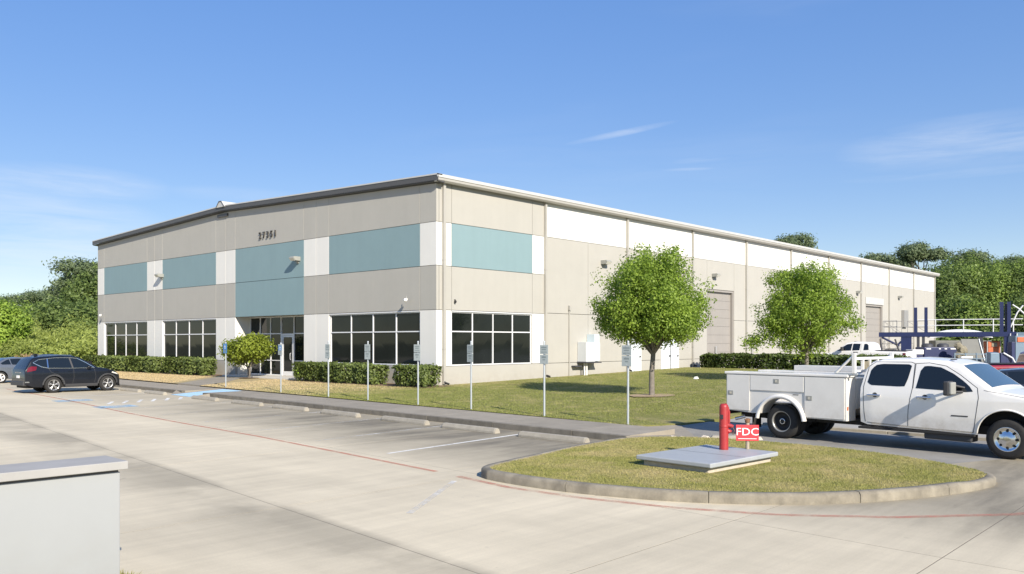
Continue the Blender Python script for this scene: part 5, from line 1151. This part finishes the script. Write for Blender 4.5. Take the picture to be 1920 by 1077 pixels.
for zz in (.85, 1.28): rl.tube([(2.6, 2.3, zd+zz), (PLn+.6, 2.3, zd+zz)], .035, 6)
for px in (1758, 1812, 1868, 1905): x = (px-1648)/257*PLn; rl.tube([(x, 2.3, zd+.3), (x, 2.3, zd+1.28)], .04, 6)
rl.build('handrail', 'railwhite', pf)
for k_, (xa, xb2, yy) in enumerate(((.25, 1.5, 2.3), (1.9, 3.3, 2.3), (.25, 1.2, .9))):
    q = MB()
    for zz in (.75, 1.2): q.tube([(xa, yy, zd+zz), (xb2, yy, zd+zz)], .022, 5)
    for xx in (xa, (xa+xb2)/2, xb2): q.tube([(xx, yy, zd+.28), (xx, yy, zd+1.2)], .022, 5)
    q.tube([(xa, yy, zd+1.2), (xb2, yy, zd+.3)], .02, 5).build('deck_rail', 'railgrey', pf)
MB().tube([(PLn-.45, .2, zd+.34), (PLn+.1, .2, zd+1.7), (PLn+.45, .2, zd+2.2)], .05, 6).tube([(PLn-.2, .2, zd+2.25), (PLn+.2, .2, zd+1.95), (PLn+.6, .2, zd+1.5)], .05, 6).build('hoist_arm', 'railwhite', pf)
MB().box(PLn+.02, PLn+2.4, -.1, .1, zd-.02, zd+.28).build('edge_beam', 'palebluesteel', pf)
ld_ = MB().tube([(PLn-.45, -.3, 0), (PLn-.35, -.2, zd+.2)], .03, 6).tube([(PLn-.05, -.3, 0), (PLn+.05, -.2, zd+.2)], .03, 6)
for k in range(7): ld_.tube([(PLn-.44+.014*k, -.3+.014*k, .25+.3*k), (PLn-.04+.014*k, -.3+.014*k, .25+.3*k)], .02, 5)
ldt = ld_.build('ladder', 'railwhite', pf)
def yard(name, label, cat, px, Y, build, rz=None):
    x, y = site(px, Y); t_ = thing(name, label, cat, (x, y, .45), R(-47.75) if rz is None else rz); build(t_); return t_
def b_tank(t_):
    MB().box(-1.15, 1.15, 0, 1.3, 0, 1.55).build('tank', 'bluesteel', t_, .05)
    for x in (-.7, .35): MB().lathe([(.38, 1.5), (.36, 1.72), (.2, 1.80), (0, 1.80)], 14, (x, .5, 0)).build('motor', 'darksteel', t_)
    for x, wd in ((-.85, .3), (-.1, .12), (.3, .16), (.8, .35)): MB().box(x-wd/2, x+wd/2, -.015, -.002, 1.40, 1.47).build('label_plate', 'signwhite', t_)
    MB().box(-1.9, -1.17, .1, 1.0, 0, 1.05).build('skid_box', 'bluesteel', t_, .03); MB().box(-1.92, -1.15, .05, 1.05, 1.06, 1.38).build('skid_lid', 'railwhite', t_, .03)
yard('blue_tank', 'navy blue rectangular tank with motors on top under the platform', 'tank', 1765, 57, b_tank)
def b_slant(t_):
    MB().hexa([(-.6, -.04, .4), (.75, -.04, .25), (.75, .04, .25), (-.6, .04, .4)], [(-.62, .5, 2.1), (.55, .5, 2.1), (.55, .58, 2.1), (-.62, .58, 2.1)]).build('plate', 'plategrey', t_); MB().tube([(.8, -.1, .2), (.6, .48, 2.1)], .05, 6).build('edge_bar', 'galv', t_); MB().box(-.6, -.5, .3, .4, 0, .7).box(.6, .7, .2, .3, 0, .5).build('prop', 'darksteel', t_)
yard('steel_plate', 'leaning dark grey steel plate under the platform', 'plate', 1826, 58, b_slant)
def b_pile(t_):
    for k, (x, z, r_) in enumerate(((-.25, .3, .4), (.2, .35, .42), (0, .9, .42), (.15, 1.35, .34), (-.12, 1.65, .26))):
        m = MB(); P = [[(x+r_*math.sin(a)*math.cos(b)*random.uniform(.8, 1.15), r_*math.sin(a)*math.sin(b)*random.uniform(.8, 1.15), z+r_*math.cos(a)*random.uniform(.8, 1.1)) for b in np.linspace(0, 5.6, 8)] for a in np.linspace(.15, 3.0, 7)]
        P = [r__+[r__[0]] for r__ in P]; m.grid(P, False); m.build('sack', 'burlap', t_)
yard('sack_pile', 'tall pile of mottled sacks beside the blue tank', 'pile', 1800, 56, b_pile)
def b_or(t_): 
    MB().box(-.42, .42, 0, .6, 0, 1.5).build('body', 'orange', t_, .03); MB().box(-.45, .45, -.03, .63, 1.5, 1.95).build('hood', 'orange', t_, .05); MB().box(-.2, .2, -.05, -.035, 1.55, 1.85).build('panel', 'burlap', t_)
    MB().box(-.5, -.44, .0, .1, 0, 2.0).box(.44, .5, 0, .1, 0, 2.0).build('post', 'railgrey', t_)
yard('orange_machine', 'orange machine cabinet under the platform end', 'machine', 1864, 61, b_or)
def b_bl(t_):
    MB().hexa([(-.35, 0, 0), (.25, 0, 0), (.25, .5, 0), (-.35, .5, 0)], [(-.33, 0, 1.25), (.2, 0, 1.25), (.2, .45, 1.3), (-.33, .45, 1.3)]).build('housing', 'palebluesteel', t_, .04); MB().box(.26, .62, 0, .4, 0, 1.25).build('side_housing', 'bluesteel', t_, .03)
    MB().tube([(.4, -.05, 1.25), (.9, -.1, .95), (1.2, -.1, .4)], .045, 6).build('guard_bar', 'railwhite', t_); MB().prismy([(.6, 0), (1.15, 0), (.6, 1.1)], 0, .1).build('gusset', 'bluesteel', t_)
yard('blue_machine', 'pale blue machine housing with a curved white guard bar', 'machine', 1868, 50, b_bl)
def b_rk(t_):
    m = MB()
    for z in (.35, .8, 1.1): m.box(-1.3, 1.3, -.04, .04, z, z+.05)
    for x in (-1.3, -.6, .1, .7, 1.3): m.box(x-.03, x+.03, -.05, .05, 0, 1.2)
    m.build('rack_frame', 'palebluesteel', t_); MB().box(-.9, -.2, -.1, .1, .86, .98).build('bundle', 'signwhite', t_); MB().box(.75, 1.0, -.1, .1, 0, .8).build('barrel', 'orange', t_); MB().box(-1.2, -.8, -.2, .1, .0, .7).build('crate', 'darksteel', t_)
yard('pipe_rack', 'pale blue pipe rack with small stacked goods under the platform', 'rack', 1828, 54, b_rk)
def b_cn(t_): MB().box(-.3, .3, 0, .8, 0, 2.3).build('body', 'palebluesteel', t_, .02); MB().box(-.55, -.32, 0, .5, 0, 1.9).build('side_box', 'bluesteel', t_, .02); MB().box(-.2, .9, -.05, .0, 1.9, 2.2).build('beam', 'orange', t_)
yard('control_cabinet', 'tall pale blue control cabinet at the right edge of the photo', 'cabinet', 1913, 55, b_cn)
# stairs up to the second dock
st = thing('dock_stairs', 'grey metal stairs with pipe handrails at the second dock door', 'stairs', (60.5, -.1, .45))
m = MB().box(-.2, 3.4, -1.6, 0, 1.15, 1.22); m.build('landing', 'railgrey', st)
for k in range(6): MB().box(-.55-.3*k, -.25-.3*k, -1.5, -.3, 1.0-.18*k, 1.04-.18*k).build('step', 'darksteel', st)
MB().box(3.3, 3.4, -1.6, -1.5, 0, 1.15).box(3.3, 3.4, -.2, -.1, 0, 1.15).box(-.2, -.1, -1.6, -1.5, 0, 1.15).build('support', 'railgrey', st)
for yy in (-1.55, -.25):
    r_ = MB()
    for h_ in (.55, 1.05): r_.tube([(-2.1, yy, .1+h_), (-.2, yy, 1.2+h_), (3.35, yy, 1.2+h_)] if yy < -1 else [(-2.1, yy, .1+h_), (-.2, yy, 1.2+h_)], .03, 6)
    for x, z in ((-2.1, .1), (-1.1, .65), (-.2, 1.2), (1.2, 1.2), (2.3, 1.2), (3.35, 1.2)):
        if yy < -1 or x < 0: r_.tube([(x, yy, z), (x, yy, z+1.05)], .03, 6)
    r_.build('handrail', 'railgrey', st)
# mobile steps in the yard, pale stored boat hull beyond the platform
ms = thing('mobile_steps', 'dark steel mobile steps leaning under the left end of the platform', 'steps', (*site(1672, 60), .45), R(-47.75))
for k in range(5): MB().box(-.5, .55, -.12+.06*k, .08+.06*k, .3+.36*k, .34+.36*k).build('step', 'darksteel', ms)
for x0, x1 in ((-.52, -.7), (.9, .35)): MB().tube([(x0, -.05, 0), (x1, .25, 2.1)], .06, 6).build('stringer', 'darksteel', ms)
bt = thing('stored_boat', 'white covered boat hull parked beyond the platform', 'boat', (*site(1800, 84), .6), R(-47.75))
P = [[(x, yy*1.1*math.sqrt(max(0, 1-(abs(x)/3.2)**3)), 1.6+.9*math.sqrt(max(0, 1-(x/3.2)**2))*(1-yy*yy*.8)+.5) for yy in np.linspace(-1, 1, 9)] for x in np.linspace(-3.1, 3.1, 15)]
MB().grid(P).build('cover', 'railwhite', bt); MB().box(-2.8, 2.8, -.7, .7, .6, 1.9).build('hull', 'plategrey', bt, .1); MB().box(-2, -1.8, -.8, .8, -.6, .62).box(1.8, 2, -.8, .8, -.6, .62).build('cradle', 'darksteel', bt)
# bollards by the dock
for u in (24.6, 29.9): o = MB().tube([(0, 0, -.1), (0, 0, 1.55)], .09, 10).lathe([(.09, 1.55), (.06, 1.61), (0, 1.63)], 10).build('bollard', 'railgrey'); o.location = (u, -1.0, .45); tag(o, 'grey steel bollard at the '+('left' if u < 27 else 'right')+' side of the tall dock door', 'bollard', 'dock bollards')
